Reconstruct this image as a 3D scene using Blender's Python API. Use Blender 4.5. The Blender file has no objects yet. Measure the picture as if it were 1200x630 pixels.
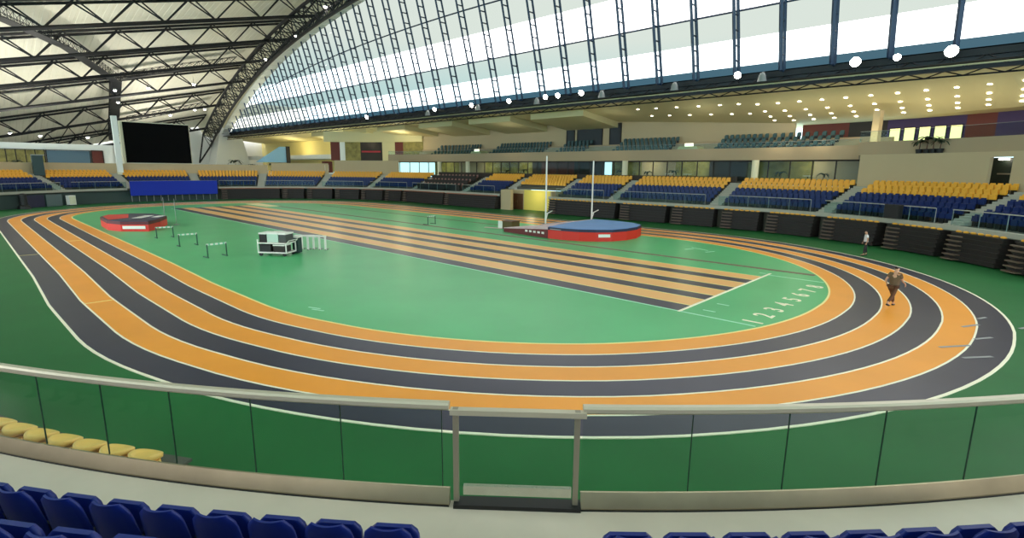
import bpy, bmesh, math, random
from math import sin, cos, radians, pi, sqrt, hypot, atan2
from mathutils import Vector, Matrix
random.seed(7)
COL = bpy.context.scene.collection
SC = bpy.context.scene

# ------------------------------------------------------------------ helpers
def lin(c):
    return tuple(((x/255)/12.92 if x/255 <= .04045 else ((x/255+.055)/1.055)**2.4) for x in c)

def mat(name, rgb, rough=.6, metal=0., var=0., vscale=3., stretch=(1, 1, 1), bump=0., bscale=20., spec=.5, emit=0.):
    m = bpy.data.materials.new(name); m.use_nodes = True
    nt = m.node_tree; b = nt.nodes['Principled BSDF']
    c = lin(rgb)
    b.inputs['Base Color'].default_value = (*c, 1)
    b.inputs['Roughness'].default_value = rough
    b.inputs['Metallic'].default_value = metal
    b.inputs['Specular IOR Level'].default_value = spec
    if emit:
        b.inputs['Emission Color'].default_value = (*c, 1); b.inputs['Emission Strength'].default_value = emit
    if var or bump:
        tc = nt.nodes.new('ShaderNodeTexCoord'); mp = nt.nodes.new('ShaderNodeMapping')
        mp.inputs['Scale'].default_value = stretch
        nt.links.new(tc.outputs['Object'], mp.inputs['Vector'])
    if var:
        n = nt.nodes.new('ShaderNodeTexNoise'); n.inputs['Scale'].default_value = vscale; n.inputs['Detail'].default_value = 5
        r = nt.nodes.new('ShaderNodeValToRGB')
        r.color_ramp.elements[0].position = .3; r.color_ramp.elements[1].position = .7
        r.color_ramp.elements[0].color = (*[x*(1-var) for x in c], 1)
        r.color_ramp.elements[1].color = (*[min(1, x*(1+var)) for x in c], 1)
        nt.links.new(mp.outputs[0], n.inputs['Vector']); nt.links.new(n.outputs['Fac'], r.inputs[0])
        nt.links.new(r.outputs[0], b.inputs['Base Color'])
    if bump:
        n2 = nt.nodes.new('ShaderNodeTexNoise'); n2.inputs['Scale'].default_value = bscale
        bp = nt.nodes.new('ShaderNodeBump'); bp.inputs['Strength'].default_value = bump; bp.inputs['Distance'].default_value = .02
        nt.links.new(mp.outputs[0], n2.inputs['Vector']); nt.links.new(n2.outputs['Fac'], bp.inputs['Height'])
        nt.links.new(bp.outputs[0], b.inputs['Normal'])
    return m

def glass(name, tint, gloss=.06, ior=1.25):
    m = bpy.data.materials.new(name); m.use_nodes = True
    nt = m.node_tree; nt.nodes.clear()
    o = nt.nodes.new('ShaderNodeOutputMaterial'); t = nt.nodes.new('ShaderNodeBsdfTransparent')
    t.inputs[0].default_value = (*tint, 1)
    g = nt.nodes.new('ShaderNodeBsdfGlossy'); g.inputs['Roughness'].default_value = .03
    lw = nt.nodes.new('ShaderNodeLayerWeight'); lw.inputs[0].default_value = .5
    pw = nt.nodes.new('ShaderNodeMath'); pw.operation = 'POWER'; pw.inputs[1].default_value = 5.
    f = nt.nodes.new('ShaderNodeMath'); f.operation = 'MULTIPLY_ADD'; f.inputs[1].default_value = .7; f.inputs[2].default_value = ((ior-1)/(ior+1))**2
    nt.links.new(lw.outputs['Facing'], pw.inputs[0]); nt.links.new(pw.outputs[0], f.inputs[0])
    mx = nt.nodes.new('ShaderNodeMixShader')
    nt.links.new(f.outputs[0], mx.inputs[0]); nt.links.new(t.outputs[0], mx.inputs[1]); nt.links.new(g.outputs[0], mx.inputs[2])
    nt.links.new(mx.outputs[0], o.inputs[0])
    return m

class MB:
    def __init__(s): s.v = []; s.f = []; s.mi = []
    def add(s, vs, fs, mi=0):
        k = len(s.v); s.v += [tuple(p) for p in vs]
        for f in fs: s.f.append(tuple(i+k for i in f)); s.mi.append(mi)
    def box(s, c, d, rz=0., mi=0):
        cx, cy, cz = c; dx, dy, dz = [x/2 for x in d]; vs = []
        for z in (-dz, dz):
            for x, y in ((-dx, -dy), (dx, -dy), (dx, dy), (-dx, dy)):
                vs.append((cx+x*cos(rz)-y*sin(rz), cy+x*sin(rz)+y*cos(rz), cz+z))
        s.add(vs, [(3, 2, 1, 0), (4, 5, 6, 7), (0, 1, 5, 4), (1, 2, 6, 5), (2, 3, 7, 6), (3, 0, 4, 7)], mi)
    def hexa(s, p, mi=0):
        s.add(p, [(3, 2, 1, 0), (4, 5, 6, 7), (0, 1, 5, 4), (1, 2, 6, 5), (2, 3, 7, 6), (3, 0, 4, 7)], mi)
    def tube(s, p, q, r, n=6, r2=None, mi=0):
        p = Vector(p); q = Vector(q); d = (q-p)
        if d.length < 1e-6: return
        d.normalize(); a = Vector((0, 0, 1)) if abs(d.z) < .9 else Vector((1, 0, 0))
        u = d.cross(a).normalized(); w = d.cross(u); r2 = r if r2 is None else r2
        vs = [p+(u*cos(2*pi*i/n)+w*sin(2*pi*i/n))*r for i in range(n)]+[q+(u*cos(2*pi*i/n)+w*sin(2*pi*i/n))*r2 for i in range(n)]
        s.add(vs, [(i, (i+1) % n, n+(i+1) % n, n+i) for i in range(n)]+[tuple(range(n-1, -1, -1)), tuple(range(n, 2*n))], mi)
    def poly(s, pts, r, n=6):
        for a, b in zip(pts[:-1], pts[1:]): s.tube(a, b, r, n)
    def prism(s, out, z0, z1, mi=0):
        n = len(out); vs = [(x, y, z0) for x, y in out]+[(x, y, z1) for x, y in out]
        s.add(vs, [tuple(range(n-1, -1, -1)), tuple(range(n, 2*n))]+[(i, (i+1) % n, n+(i+1) % n, n+i) for i in range(n)], mi)
    def lathe(s, prof, c=(0, 0, 0), n=16, mi=0):
        m = len(prof); vs = []
        for i in range(n):
            a = 2*pi*i/n
            for r, z in prof: vs.append((c[0]+r*cos(a), c[1]+r*sin(a), c[2]+z))
        fs = []
        for i in range(n):
            j = (i+1) % n
            for k in range(m-1): fs.append((i*m+k, j*m+k, j*m+k+1, i*m+k+1))
        s.add(vs, fs, mi)
    def grid(s, rows, mi=0, closed=False):
        n = len(rows[0]); vs = [p for r in rows for p in r]; fs = []
        for i in range(len(rows)-1):
            for j in range(n-(0 if closed else 1)):
                k = (j+1) % n
                fs.append((i*n+j, i*n+k, (i+1)*n+k, (i+1)*n+j))
        s.add(vs, fs, mi)
    def sweep(s, prof, us, P, cap=True, mi=0):
        """closed (R,z) outline carried along the bowl"""
        rows = [[P(u, r, z) for r, z in prof] for u in us]
        s.grid(rows, mi, True)
        if cap:
            n = len(prof)
            s.add(rows[0], [tuple(range(n))], mi); s.add(rows[-1], [tuple(range(n-1, -1, -1))], mi)
    def build(s, name, m, parent=None, smooth=False, norm=True):
        me = bpy.data.meshes.new(name); me.from_pydata(s.v, [], s.f)
        ms = m if isinstance(m, (list, tuple)) else [m]
        for x in ms: me.materials.append(x)
        if len(ms) > 1: me.polygons.foreach_set('material_index', s.mi)
        if norm:
            bm = bmesh.new(); bm.from_mesh(me); bmesh.ops.recalc_face_normals(bm, faces=bm.faces); bm.to_mesh(me); bm.free()
        if smooth:
            for p in me.polygons: p.use_smooth = True
        me.update()
        o = bpy.data.objects.new(name, me); COL.objects.link(o)
        if parent: o.parent = parent
        return o

def tag(o, label, cat, group=None, kind=None):
    o['label'] = label; o['category'] = cat
    if group: o['group'] = group
    if kind: o['kind'] = kind
    return o
def thing(name, label, cat, loc=(0, 0, 0), rz=0., group=None):
    o = bpy.data.objects.new(name, None); COL.objects.link(o); o.location = loc; o.rotation_euler = (0, 0, rz)
    return tag(o, label, cat, group)
def struct(o, label=None):
    o['kind'] = 'structure'
    if label: o['label'] = label; o['category'] = 'building part'
    return o
def dup(root, loc, rz, label=None, group=None):
    r = root.copy(); COL.objects.link(r); r.location = loc; r.rotation_euler = (0, 0, rz)
    if label: r['label'] = label
    if group: r['group'] = group
    for ch in list(root.children):
        c = ch.copy(); COL.objects.link(c); c.parent = r
        for g in ch.children:
            d = g.copy(); COL.objects.link(d); d.parent = c
    return r
ORD = ('zeroth first second third fourth fifth sixth seventh eighth ninth tenth eleventh twelfth thirteenth fourteenth fifteenth sixteenth '
       'seventeenth eighteenth nineteenth twentieth twenty-first twenty-second twenty-third twenty-fourth twenty-fifth twenty-sixth '
       'twenty-seventh twenty-eighth twenty-ninth thirtieth thirty-first thirty-second thirty-third thirty-fourth thirty-fifth').split()
def frange(a, b, step):
    n = max(1, int(round(abs(b-a)/step))); return [a+(b-a)*i/n for i in range(n+1)]

# ------------------------------------------------------------------ plan of the place
L = 24.91            # half length of the straights
R0 = 16.18           # inner edge of the track
RB = 31.0            # reference radius for distance along the bowl
def place(u, R):
    """u metres along the far bowl (0 opposite the middle), R distance from the axis -> x, y, inward yaw"""
    if abs(u) <= L: return u, R, -pi/2
    if u > L:
        a = pi/2-(u-L)/RB
        return L+R*cos(a), R*sin(a), a+pi
    a = pi/2-(-u-L)/RB
    return -L-R*cos(a), R*sin(a), -a
def PB(u, R, z):
    x, y, _ = place(u, R); return (x, y, z)
def PN(a, R, z):       # near bend: a is the angle in degrees about the bend centre
    return (L+R*cos(radians(a)), R*sin(radians(a)), z)
def AZ(X): return 33.2-.0018*(X+11)**2       # crown of the glazed wall
YB, ZB = 29.5, 14.9                            # foot of the glazed wall
def gy(z): return YB-.27*(z-ZB)
def roofz(X, y): return AZ(X)+1.1-.24*(24-y)   # underside of the roof trusses
RD = 3.4                                       # truss depth

# ------------------------------------------------------------------ materials
M = {}
M['floor'] = mat('green sports floor', (42, 104, 58), .45, var=.10, vscale=.35, stretch=(1, 1, 1), bump=.05, bscale=60, spec=.08)
M['infield'] = mat('light green infield', (84, 180, 118), .34, var=.06, vscale=.3, spec=.14)
M['orange'] = mat('orange lane', (246, 158, 58), .36, var=.04, vscale=.5, spec=.14)
M['dark'] = mat('charcoal lane', (54, 53, 70), .32, var=.08, vscale=.6, spec=.18)
M['line'] = mat('white line', (250, 240, 215), .5)
M['yline'] = mat('pale yellow line', (245, 228, 150), .5)
M['mline'] = mat('mint line', (170, 225, 195), .5)
M['brownline'] = mat('brown runway edge', (110, 82, 66), .5)
M['lane_glare'] = mat('tan lane', (244, 180, 104), .34, spec=.3)  # lane orange with the window glare put into its colour as a paler tone
M['conc'] = mat('concourse concrete', (212, 194, 178), .4, var=.06, vscale=1.2)
M['step'] = mat('grey stand concrete', (88, 84, 76), .8, var=.08, vscale=.8)
M['stair'] = mat('pale stair concrete', (176, 172, 160), .8)
M['under'] = mat('dark wall', (52, 46, 44), .8)
M['blue'] = mat('navy plastic', (11, 32, 112), .42, spec=.4)
M['bluef'] = mat('blue plastic', (10, 38, 100), .45)
M['yellow'] = mat('amber plastic', (255, 184, 60), .45)
M['yseat'] = mat('yellow plastic', (255, 200, 110), .45)
M['black'] = mat('black plastic', (22, 22, 24), .5)
M['steel'] = mat('brushed steel', (206, 204, 192), .26, .9, var=.05, vscale=6)
M['rail'] = mat('satin handrail', (196, 184, 164), .35, .35)
M['postm'] = mat('dull steel post', (150, 140, 124), .4, .4)
M['glass'] = glass('balustrade glass', (.90, .955, .93), ior=1.13)
M['glassf'] = glass('distant glass', (.82, .92, .92), ior=1.2)
M['truss'] = mat('dark truss paint', (15, 18, 24), .5)
M['navy'] = mat('navy mullion paint', (28, 52, 82), .4)
M['roof'] = mat('white corrugated roof', (225, 222, 205), .55)
M['white'] = mat('white render', (238, 240, 236), .7)
M['cream'] = mat('cream fascia', (226, 222, 196), .6)
M['beige'] = mat('beige render', (198, 176, 140), .7, var=.02, vscale=.4)
M['beige2'] = mat('taupe render', (176, 154, 124), .7)
M['soffit'] = mat('cream soffit', (216, 206, 160), .7)
M['olive'] = mat('olive wall', (136, 126, 70), .7, var=.35, vscale=1.3)
M['ywall'] = mat('yellow wall', (238, 214, 104), .7)
M['brown'] = mat('brown timber', (98, 62, 40), .6)
M['purple'] = mat('purple wall', (66, 48, 92), .7)
M['maroon'] = mat('maroon wall', (104, 46, 38), .7)
M['teal'] = mat('teal plastic', (50, 82, 84), .5)
M['pink'] = mat('dusty fabric', (150, 110, 100), .8)
M['lamp'] = mat('lit lamp', (255, 244, 220), .5, emit=9.)
M['flood'] = mat('lit floodlight', (255, 248, 235), .5, emit=30.)
M['litwin'] = mat('lit window', (255, 246, 170), .5, emit=.9)
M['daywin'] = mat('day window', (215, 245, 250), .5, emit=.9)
M['screen'] = mat('dark led screen', (9, 9, 10), .85, spec=.1)
M['red'] = mat('red vinyl', (216, 44, 30), .5)
M['bluemat'] = mat('blue vinyl', (92, 140, 200), .5, var=.06, vscale=.8)
M['navyv'] = mat('navy vinyl', (40, 40, 70), .5)
M['paper'] = mat('white vinyl', (240, 236, 230), .5)
M['banner'] = mat('blue banner cloth', (8, 46, 176), .7)
M['sand'] = mat('pale sand', (240, 228, 180), .9)
M['bleach'] = mat('folded bleacher boards', (46, 38, 36), .65)
M['bleach2'] = mat('bleacher step edge', (120, 98, 84), .6)
M['plant'] = mat('dark leaves', (34, 50, 32), .6)
M['skin'] = mat('skin', (200, 150, 120), .55)
M['hair'] = mat('dark hair', (36, 26, 20), .6)
M['shirt'] = mat('white cotton', (228, 222, 224), .8)
M['brownc'] = mat('brown cotton', (104, 82, 58), .8)
M['trous'] = mat('dark cotton', (44, 40, 42), .8)
M['channel'] = mat('base channel steel', (176, 160, 132), .32, .8, var=.16, vscale=1.2)
M['hgreen'] = mat('dark green metal', (44, 84, 66), .5)
M['grey'] = mat('grey metal', (150, 152, 150), .5, .3)
M['pane'] = glass('roof glass', (1, 1, 1), ior=1.05)
M['frit'] = glass('shaded roof glass', (.185, .205, .19), ior=1.05)
M['bluepane'] = glass('blue roof glass', (.022, .042, .055), ior=1.1)

# ------------------------------------------------------------------ floor and track
def delta(X, y):
    """small measured departures of the near bend from a true circle"""
    if y > 0 or X < 8: return 0.
    s = X-L if X < L else radians(90+math.degrees(atan2(y, X-L)))*20
    K = [(-14, 0), (-6, .15), (0, .02), (5, -.17), (10, -.10), (17, .06), (26, .03), (31, -.02), (40, 0)]
    for (a, p), (b, q) in zip(K[:-1], K[1:]):
        if a <= s <= b: return p+(q-p)*(s-a)/(b-a)
    return 0.
def oval():
    pts = []
    for i in range(40): pts.append(('n', -L+2*L*i/40))
    for i in range(72): pts.append(('r', -90+180*i/72))
    for i in range(20): pts.append(('f', L-2*L*i/20))
    for i in range(72): pts.append(('l', 90+180*i/72))
    return pts
OV = oval()
def ov(p, R):
    k, t = p
    if k == 'n': x, y = t, -R
    elif k == 'f': x, y = t, R
    elif k == 'r': x, y = L+R*cos(radians(t)), R*sin(radians(t))
    else: x, y = -L+R*cos(radians(t)), R*sin(radians(t))
    d = delta(x, y); s = (R+d)/R
    if k == 'n': return (x, -(R+d))
    if k == 'r': return (L+(x-L)*s, y*s)
    return (x, y)
def ring(mb, a, b, z, zb=0.):
    ins = [(*ov(p, a), z) for p in OV]; out = [(*ov(p, b), z) for p in OV]
    bot = [(*ov(p, b), zb) for p in OV]; boti = [(*ov(p, a), zb) for p in OV]
    mb.grid([boti, ins, out, bot], 0, True)

mb = MB(); mb.box((-12, 0, -.15), (140, 64, .3)); struct(mb.build('floor', M['floor']), 'dark green sports floor running around the outside of the track')
mb = MB(); mb.prism([ov(p, R0) for p in OV], 0, .010); struct(mb.build('floor_infield', M['infield']), 'light green infield floor inside the running track')

trk = thing('running_track', 'oval running track of six lanes, alternately orange and charcoal', 'track')
for k in range(6):
    mb = MB(); ring(mb, R0+k, R0+k+1, .014); mb.build('lane', M['orange' if k % 2 == 0 else 'dark'], trk)
for k in range(7):
    mb = MB(); w = .03 if k not in (0, 6) else .042
    ring(mb, R0+k-w, R0+k+w, .022); mb.build('lane_line', M['yline' if k == 0 else 'line'], trk)
# short marks across the lanes
for (x, y, ln) in ((2.2, -21.7, .9), (19.5, -20.85, 1.0), (-4., -18.7, .9)):
    mb = MB(); mb.box((x, y, .02), (.06, ln, .012)); mb.build('lane_mark', M['yline'], trk)

spr = thing('sprint_track', 'straight sprint track of eight striped lanes crossing the infield', 'track')
SX0, SX1, SY, LW = -34.5, 37.25, -4.85, 1.22
for k in range(8):
    y0, y1 = SY+LW*k, SY+LW*(k+1)
    if k % 2 == 0: y0 += .12 if k else 0; y1 -= .12
    else: y0 -= .12; y1 += .12 if k < 7 else 0
    mb = MB(); mb.box(((SX0+SX1)/2, (y0+y1)/2, .009), (SX1-SX0, y1-y0, .012)); mb.build('lane', M['dark' if k % 2 == 0 else 'lane_glare'], spr)
    if k % 2:
        for yy in (y0+.05, y1-.05):
            mb = MB(); mb.box(((SX0+SX1)/2, yy, .012), (SX1-SX0, .07, .012)); mb.build('lane_line', M['yline'], spr)
mb = MB(); mb.box(((SX0+40.2)/2, SY-.04, .015), (40.2-SX0, .09, .016)); mb.build('edge_line', M['mline'], spr)
mb = MB(); mb.box((SX1, .6, .016), (.12, 11.1, .018)); mb.build('finish_line', M['line'], spr)
mb = MB(); mb.box((38.65, 5.6, .015), (2.7, .09, .016)); mb.build('edge_line', M['mline'], spr)
mb = MB()
for x, y in ((37.2, -2.6), (37.2, -4.0)): mb.box((x+.9, y, .015), (.5, .08, .016))
mb.box((36.9, 5.95, .015), (.35, .07, .016)); mb.build('distance_mark', M['mline'], spr)
for k in range(8):
    cu = bpy.data.curves.new('lane_number', 'FONT'); cu.body = str(k+1); cu.size = 1.0; cu.align_x = 'CENTER'; cu.align_y = 'CENTER'; cu.extrude = .004; cu.offset = .012
    cu.materials.append(M['line'])
    tmp = bpy.data.objects.new('tmp', cu); COL.objects.link(tmp); bpy.context.view_layer.update()
    me = bpy.data.meshes.new_from_object(tmp.evaluated_get(bpy.context.evaluated_depsgraph_get())); bpy.data.objects.remove(tmp)
    t = bpy.data.objects.new('lane_number', me); COL.objects.link(t); t.parent = spr
    t.location = (39.95, SY+LW*(k+.5)-.1, .018); t.rotation_euler = (0, 0, pi/2); t.scale = (1.0, 1.05, 1)
    t['label'] = 'painted white numeral %d at the end of its sprint lane' % (k+1)

rw = thing('jump_runway', 'long jump runway edged by a brown line beside the sprint lanes', 'runway')
mb = MB(); mb.box((4.6, 7.38, .016), (69.1, .40, .014)); mb.build('edge_line', M['brownline'], rw)
mb = MB(); mb.box((-34, 6.7, .016), (8, 1.9, .03)); tag(mb.build('sand_pit', M['sand']), 'pale sand landing pit at the far end of the infield', 'sand pit')
mb = MB(); mb.box((-8, 12.9, .016), (40, .26, .014)); tag(mb.build('vault_runway', M['brownline']), 'thin brown runway line leading to the vault box', 'runway')
mb = MB()
for x, y, a in ((26.6, -15.0, .35), (27.0, -15.05, .35)): mb.box((x, y, .016), (.6, .08, .012), a)
tag(mb.build('floor_mark', M['mline']), 'short pale mark on the infield beside the near bend', 'floor mark')
mb = MB(); mb.box((30.5, 12.2, .016), (1.6, .09, .012), -.4); mb.box((30.0, 11.6, .016), (.09, .8, .012), -.4); mb.box((31.6, 11.4, .016), (.09, .8, .012), -.4)
tag(mb.build('floor_mark', M['mline']), 'pale three-sided mark on the infield behind the sprint finish', 'floor mark')
# pale streaks on the outer lane at the far right of the bend
mb = MB()
for a, r, l in ((-2, 21.4, 1.0), (2.5, 21.0, 1.2), (5, 22.5, .7), (-7, 20.9, 1.5), (-9, 21.6, 1.3), (7, 21.4, .7)):
    x, y, _ = PN(a, r, 0); mb.box((x, y, .0235), (l*.8, .12, .002), radians(a+60))
sc = mb.build('streak_mark', mat('pale streak', (150, 148, 150), .6), trk)

# ------------------------------------------------------------------ far stand
EDGE = 28.0
US = frange(-106, 55, 1.1)
TUN = (-5.6, 3.25)   # the entrance tunnel under the seats
def span(a, b): return frange(a, b, 1.1)
rowR = lambda r: 29.05+.8*(r-1)
rowZ = lambda r: 2.1+.33*(r-1)
def terrace(r0):
    prof = []
    for r in range(r0, 8):
        prof += [(rowR(r), rowZ(r)), (rowR(r)+.8, rowZ(r))]
    return prof
NEARBACK = 34.65
mb = MB()
for a, b in ((-106, TUN[0]), (TUN[1], 55)):
    prof = [(28.7, 0), (28.7, 1.8), (EDGE, 1.8), (EDGE, 2.1)]+terrace(1)+[(NEARBACK, 0)]
    mb.sweep(prof, span(a, b), PB)
prof = [(31.4, 2.75), (31.4, rowZ(4))]+terrace(4)+[(NEARBACK, 2.75)]
mb.sweep(prof, span(*TUN), PB)
struct(mb.build('floor_far_stand', M['step']), 'stepped grey concrete terrace of the far seating bowl')
mb = MB()
for a, b, c0 in ((-106, -80.5, 0), (-66.2, TUN[0], 0), (TUN[1], 55, 0)):
    mb.sweep([(EDGE-.04, 1.86), (EDGE-.04, 2.16), (EDGE+.3, 2.16), (EDGE+.3, 2.1), (EDGE, 2.1), (EDGE, 1.86)], span(a, b), PB)
struct(mb.build('trim_1', M['stair']), 'pale concourse edge along the front of the far stand')
# tunnel
mb = MB(); mb.box((.1, 30.4, 1.375), (6.2, .3, 2.75)); struct(mb.build('wall_tunnel', M['ywall']), 'yellow lit wall at the back of the entrance tunnel')
mb = MB(); mb.box((-4.3, 30.4, 1.375), (2.6, .3, 2.75)); struct(mb.build('wall_tunnel_side', M['beige']), 'beige wall around the brown door in the entrance tunnel')
mb = MB(); mb.box((TUN[1]+.1, 30.8, 1.375), (.2, 4.8, 2.75)); mb.box((-4.65, 28.5, 1.375), (1.9, .5, 2.75)); mb.box((-5.5, 29.5, 1.375), (.2, 1.6, 2.75)); struct(mb.build('wall_tunnel_pier', M['beige']), 'beige pier beside the entrance tunnel')
dr = thing('double_door', 'brown timber double door inside the lit entrance tunnel', 'door', (-4.25, 30.2, 0))
for s in (-1, 1):
    mb = MB(); mb.box((s*.55, 0, 1.1), (1.05, .08, 2.2)); d = mb.build('door_leaf', M['brown'], dr)
    mb = MB(); mb.tube((s*.12, -.07, .95), (s*.12, -.07, 1.25), .02); mb.build('handle', M['steel'], d)
# back parapet wall behind the top row
mb = MB(); mb.sweep([(NEARBACK, 3.6), (NEARBACK, 4.95), (NEARBACK+.25, 4.95), (NEARBACK+.25, 3.6)], span(-27, 24.3), PB); struct(mb.build('wall_back_dark', mat('dark parapet', (58, 48, 42), .8)), 'dark parapet behind the top seat row below the restaurant')
mb = MB(); mb.sweep([(NEARBACK, 3.6), (NEARBACK, 5.9), (NEARBACK+.25, 5.9), (NEARBACK+.25, 3.6)], span(-106, -58.3), PB)
mb.sweep([(NEARBACK, 3.6), (NEARBACK, 6.3), (NEARBACK+.25, 6.3), (NEARBACK+.25, 3.6)], span(-57.7, -48.5), PB)
mb.sweep([(NEARBACK, 3.6), (NEARBACK, 6.9), (NEARBACK+.25, 6.9), (NEARBACK+.25, 3.6)], span(-47.4, -35.6), PB); struct(mb.build('wall_back_beige', M['beige']), 'beige wall behind the top seat row around the far bend')

AISLES = [46.8, 35.6, 24.5, 12.2, 3.65, -6.0, -14.3, -27.1, -37.9, -48.2, -59.0, -69.3, -79.5, -89.3]
for i, u in enumerate(AISLES):
    mb = MB(); steps = 14
    tops = [(rowR(1)-.2+k*.4, 2.1+(k+1)*.165-.1) for k in range(steps)]
    if i in (4, 5): tops = [t for t in tops if t[0] > 30.6]
    prof = []
    for r, z in tops: prof += [(r, z), (r+.4, z)]
    zb = 2.0 if i not in (4, 5) else 2.6
    prof = [(prof[0][0], zb)]+prof+[(prof[-1][0], zb)]
    mb.sweep(prof, [u-.62, u, u+.62], PB)
    o = mb.build('aisle_stairs', M['stair']); struct(o)
BLK = [(52, 47.5), (46.1, 36.3), (34.9, 25.2), (23.8, 12.9), (11.5, 4.4), (2.9, -5.2), (-6.8, -13.5), (-15.2, -26.3),
       (-27.9, -37.1), (-38.7, -47.4), (-49.0, -58.2), (-59.8, -68.5), (-70.1, -78.7), (-80.3, -88.5), (-90.1, -105)]

# railing of the far stand, one length per block
RBLK = [(54, 47.6), (46.2, 36.3), (34.9, 25.2), (23.8, 12.9), (11.5, 4.4), (-6.8, -13.5), (-15.2, -26.3), (-27.9, -37.1), (-38.7, -47.4), (-49.0, -58.2), (-59.8, -66), (-80.5, -88.5), (-90.1, -105)]
RN = ['beside the doorway', 'below the beige wall', 'beside the beige wall', 'behind the vault mat', 'behind the second vault pole', 'beside the tunnel',
      'before the press seats', 'at the start of the far bend', 'before the short beige wall', 'before the long beige wall', 'beside the blue banner', 'above the white cabinet', 'above the black bin']
for i, ((a, b), n) in enumerate(zip(RBLK, RN)):
    t = thing('glass_railing', 'glass railing with pale handrail on the far stand, '+n, 'railing', group='railings of the far stand')
    us = span(a, b); R = EDGE+.12
    mb = MB(); mb.poly([PB(u, R, 3.2) for u in us], .035, 6); mb.build('handrail', M['stair'], t)
    mb = MB(); mb.sweep([(R-.012, 2.2), (R-.012, 3.12), (R+.012, 3.12), (R+.012, 2.2)], us, PB); mb.build('glass_panel', M['glassf'], t)
    mb = MB()
    for u in us[::2]: mb.tube(PB(u, R+.04, 2.1), PB(u, R+.04, 3.2), .025)
    mb.build('post', M['grey'], t)

# ---- folded bleachers below the far stand
UN = [(57.5, 53.4), (52.4, 48.3), (47.3, 42.9), (41.8, 36.8), (35.7, 31.0), (30.0, 26.0), (25.0, 20.6), (19.8, 14.3), (13.5, 3.7), (-6, -17), (-17.6, -28.2), (-29, -33), (-33.8, -38.7), (-39.4, -44.5), (-45.2, -50.2), (-50.9, -55), (-55.5, -65.8)]
UNN = ['at the very end of the far stand', 'facing the outer lane at the end of the far stand', 'just beyond the black loudspeaker box', 'behind the white-shirted person', 'just past the white-shirted person', 'below the stairs at the beige wall',
       'behind the end of the vault mat', 'behind the middle of the vault mat', 'between the vault poles and tunnel', 'next to the tunnel pier', 'below the press seats', 'at the start of the far bend', 'below the short beige wall', 'below the middle of the beige wall', 'below the red kiosk', 'by the sand pit', 'beside the blue banner']
FR = 27.35
for (a, b), n in zip(UN, UNN):
    t = thing('folded_bleacher', 'dark folded bleacher '+n, 'bleacher', group='folded bleachers of the far stand')
    big = a > 10
    us = frange(a, b, 1.2)
    mb = MB()
    for k in range(6):
        z0 = .06+k*.29; r = FR+.05*k
        mb.sweep([(r+.10, z0), (r+.10, z0+.21), (r, z0+.21), (r, z0+.285), (r+1.2-.05*k, z0+.285), (r+1.2-.05*k, z0)], us, PB)
    mb.build('board_stack', M['bleach'], t)
    mb = MB()
    ue = b+.15; w = 1.1 if big else .9
    for k in range(6):
        z0 = .1+k*.29; mb.sweep([(FR-.28+.045*k, z0), (FR-.28+.045*k, z0+.07), (FR+.12, z0+.07), (FR+.12, z0)], [b+.1, b+.1+w], PB)
    mb.build('step_set', M['bleach2'], t)
    n_s = int(abs(a-b)/.52)
    if big:
        for k in range(n_s):
            u = a-(k+.6)*abs(a-b)/n_s if a > b else a
            x, y, yaw = place(u, FR+.62)
            mb = MB(); mb.lathe([(.0, 0), (.17, .01), (.20, .05), (.19, .10), (.12, .13), (0, .14)], (0, 0, 0), 10)
            o = mb.build('folded_seat', M['yellow'], t, smooth=True); o.location = (x, y, 1.79); o.rotation_euler = (0, 0, yaw); o.scale = (.8, 1.08, 1)
    else:
        mb = MB(); mb.sweep([(FR+.4, 1.80), (FR+.36, 1.9), (FR+.85, 1.92), (FR+.85, 1.80)], us, PB); mb.build('folded_seat', mat('terracotta plastic', (168, 96, 64), .6), t)

# ---- seats of the far stand
def far_chair_mesh(m, pan_m=None):
    mb = MB()
    # local: faces +X, origin on the tread
    mb.hexa([(-.20, -.22, .36), (-.16, -.22, .36), (-.16, .22, .36), (-.20, .22, .36), (-.27, -.17, .80), (-.24, -.18, .80), (-.24, .18, .80), (-.27, .17, .80)])
    mb.hexa([(-.13, -.21, .34), (-.06, -.21, .34), (-.06, .21, .34), (-.13, .21, .34), (-.10, -.19, .70), (-.05, -.19, .70), (-.05, .19, .70), (-.10, .19, .70)])
    mb.box((-.14, 0, .2), (.05, .34, .4), mi=1)
    return mb
def far_chair(nm, m):
    o = far_chair_mesh(m).build(nm, [m, M['black']]); return o
BN = ['the block beside the doorway', 'the block below the beige wall', 'the block beside the beige wall', 'the block behind the vault mat', 'the block behind the second pole',
      'the all-orange block over the tunnel', 'the block next to the tunnel', 'press block'] + ['']*7
RW = {1: 'front', 2: 'second', 3: 'third', 4: 'fourth', 5: 'fifth', 6: 'sixth', 7: 'top'}
CAMXY = (46.28, -24.3)
seats = {'o': [], 'b': []}
for bi, (a, b) in enumerate(BLK):
    if bi == 7: continue
    for r in range(1, 8):
        if bi == 5 and r < 4: continue
        kind = 'o' if (r >= 5 or bi == 5) else 'b'
        ns = int(abs(a-b)*(rowR(r)/RB if abs(a) > L else 1)/.5)
        for k in range(ns):
            u = a-(k+.5)*(a-b)/ns
            x, y, yaw = place(u, rowR(r)+.45)
            seats[kind].append((hypot(x-CAMXY[0], y-CAMXY[1]), x, y, rowZ(r), yaw, bi, r, ns-k))
def low_seat(mb, x, y, z, yaw):
    c, s = cos(yaw), sin(yaw)
    for q in far_seat_hex:
        mb.hexa([(x+p[0]*c-p[1]*s, y+p[0]*s+p[1]*c, z+p[2]) for p in q])
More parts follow.
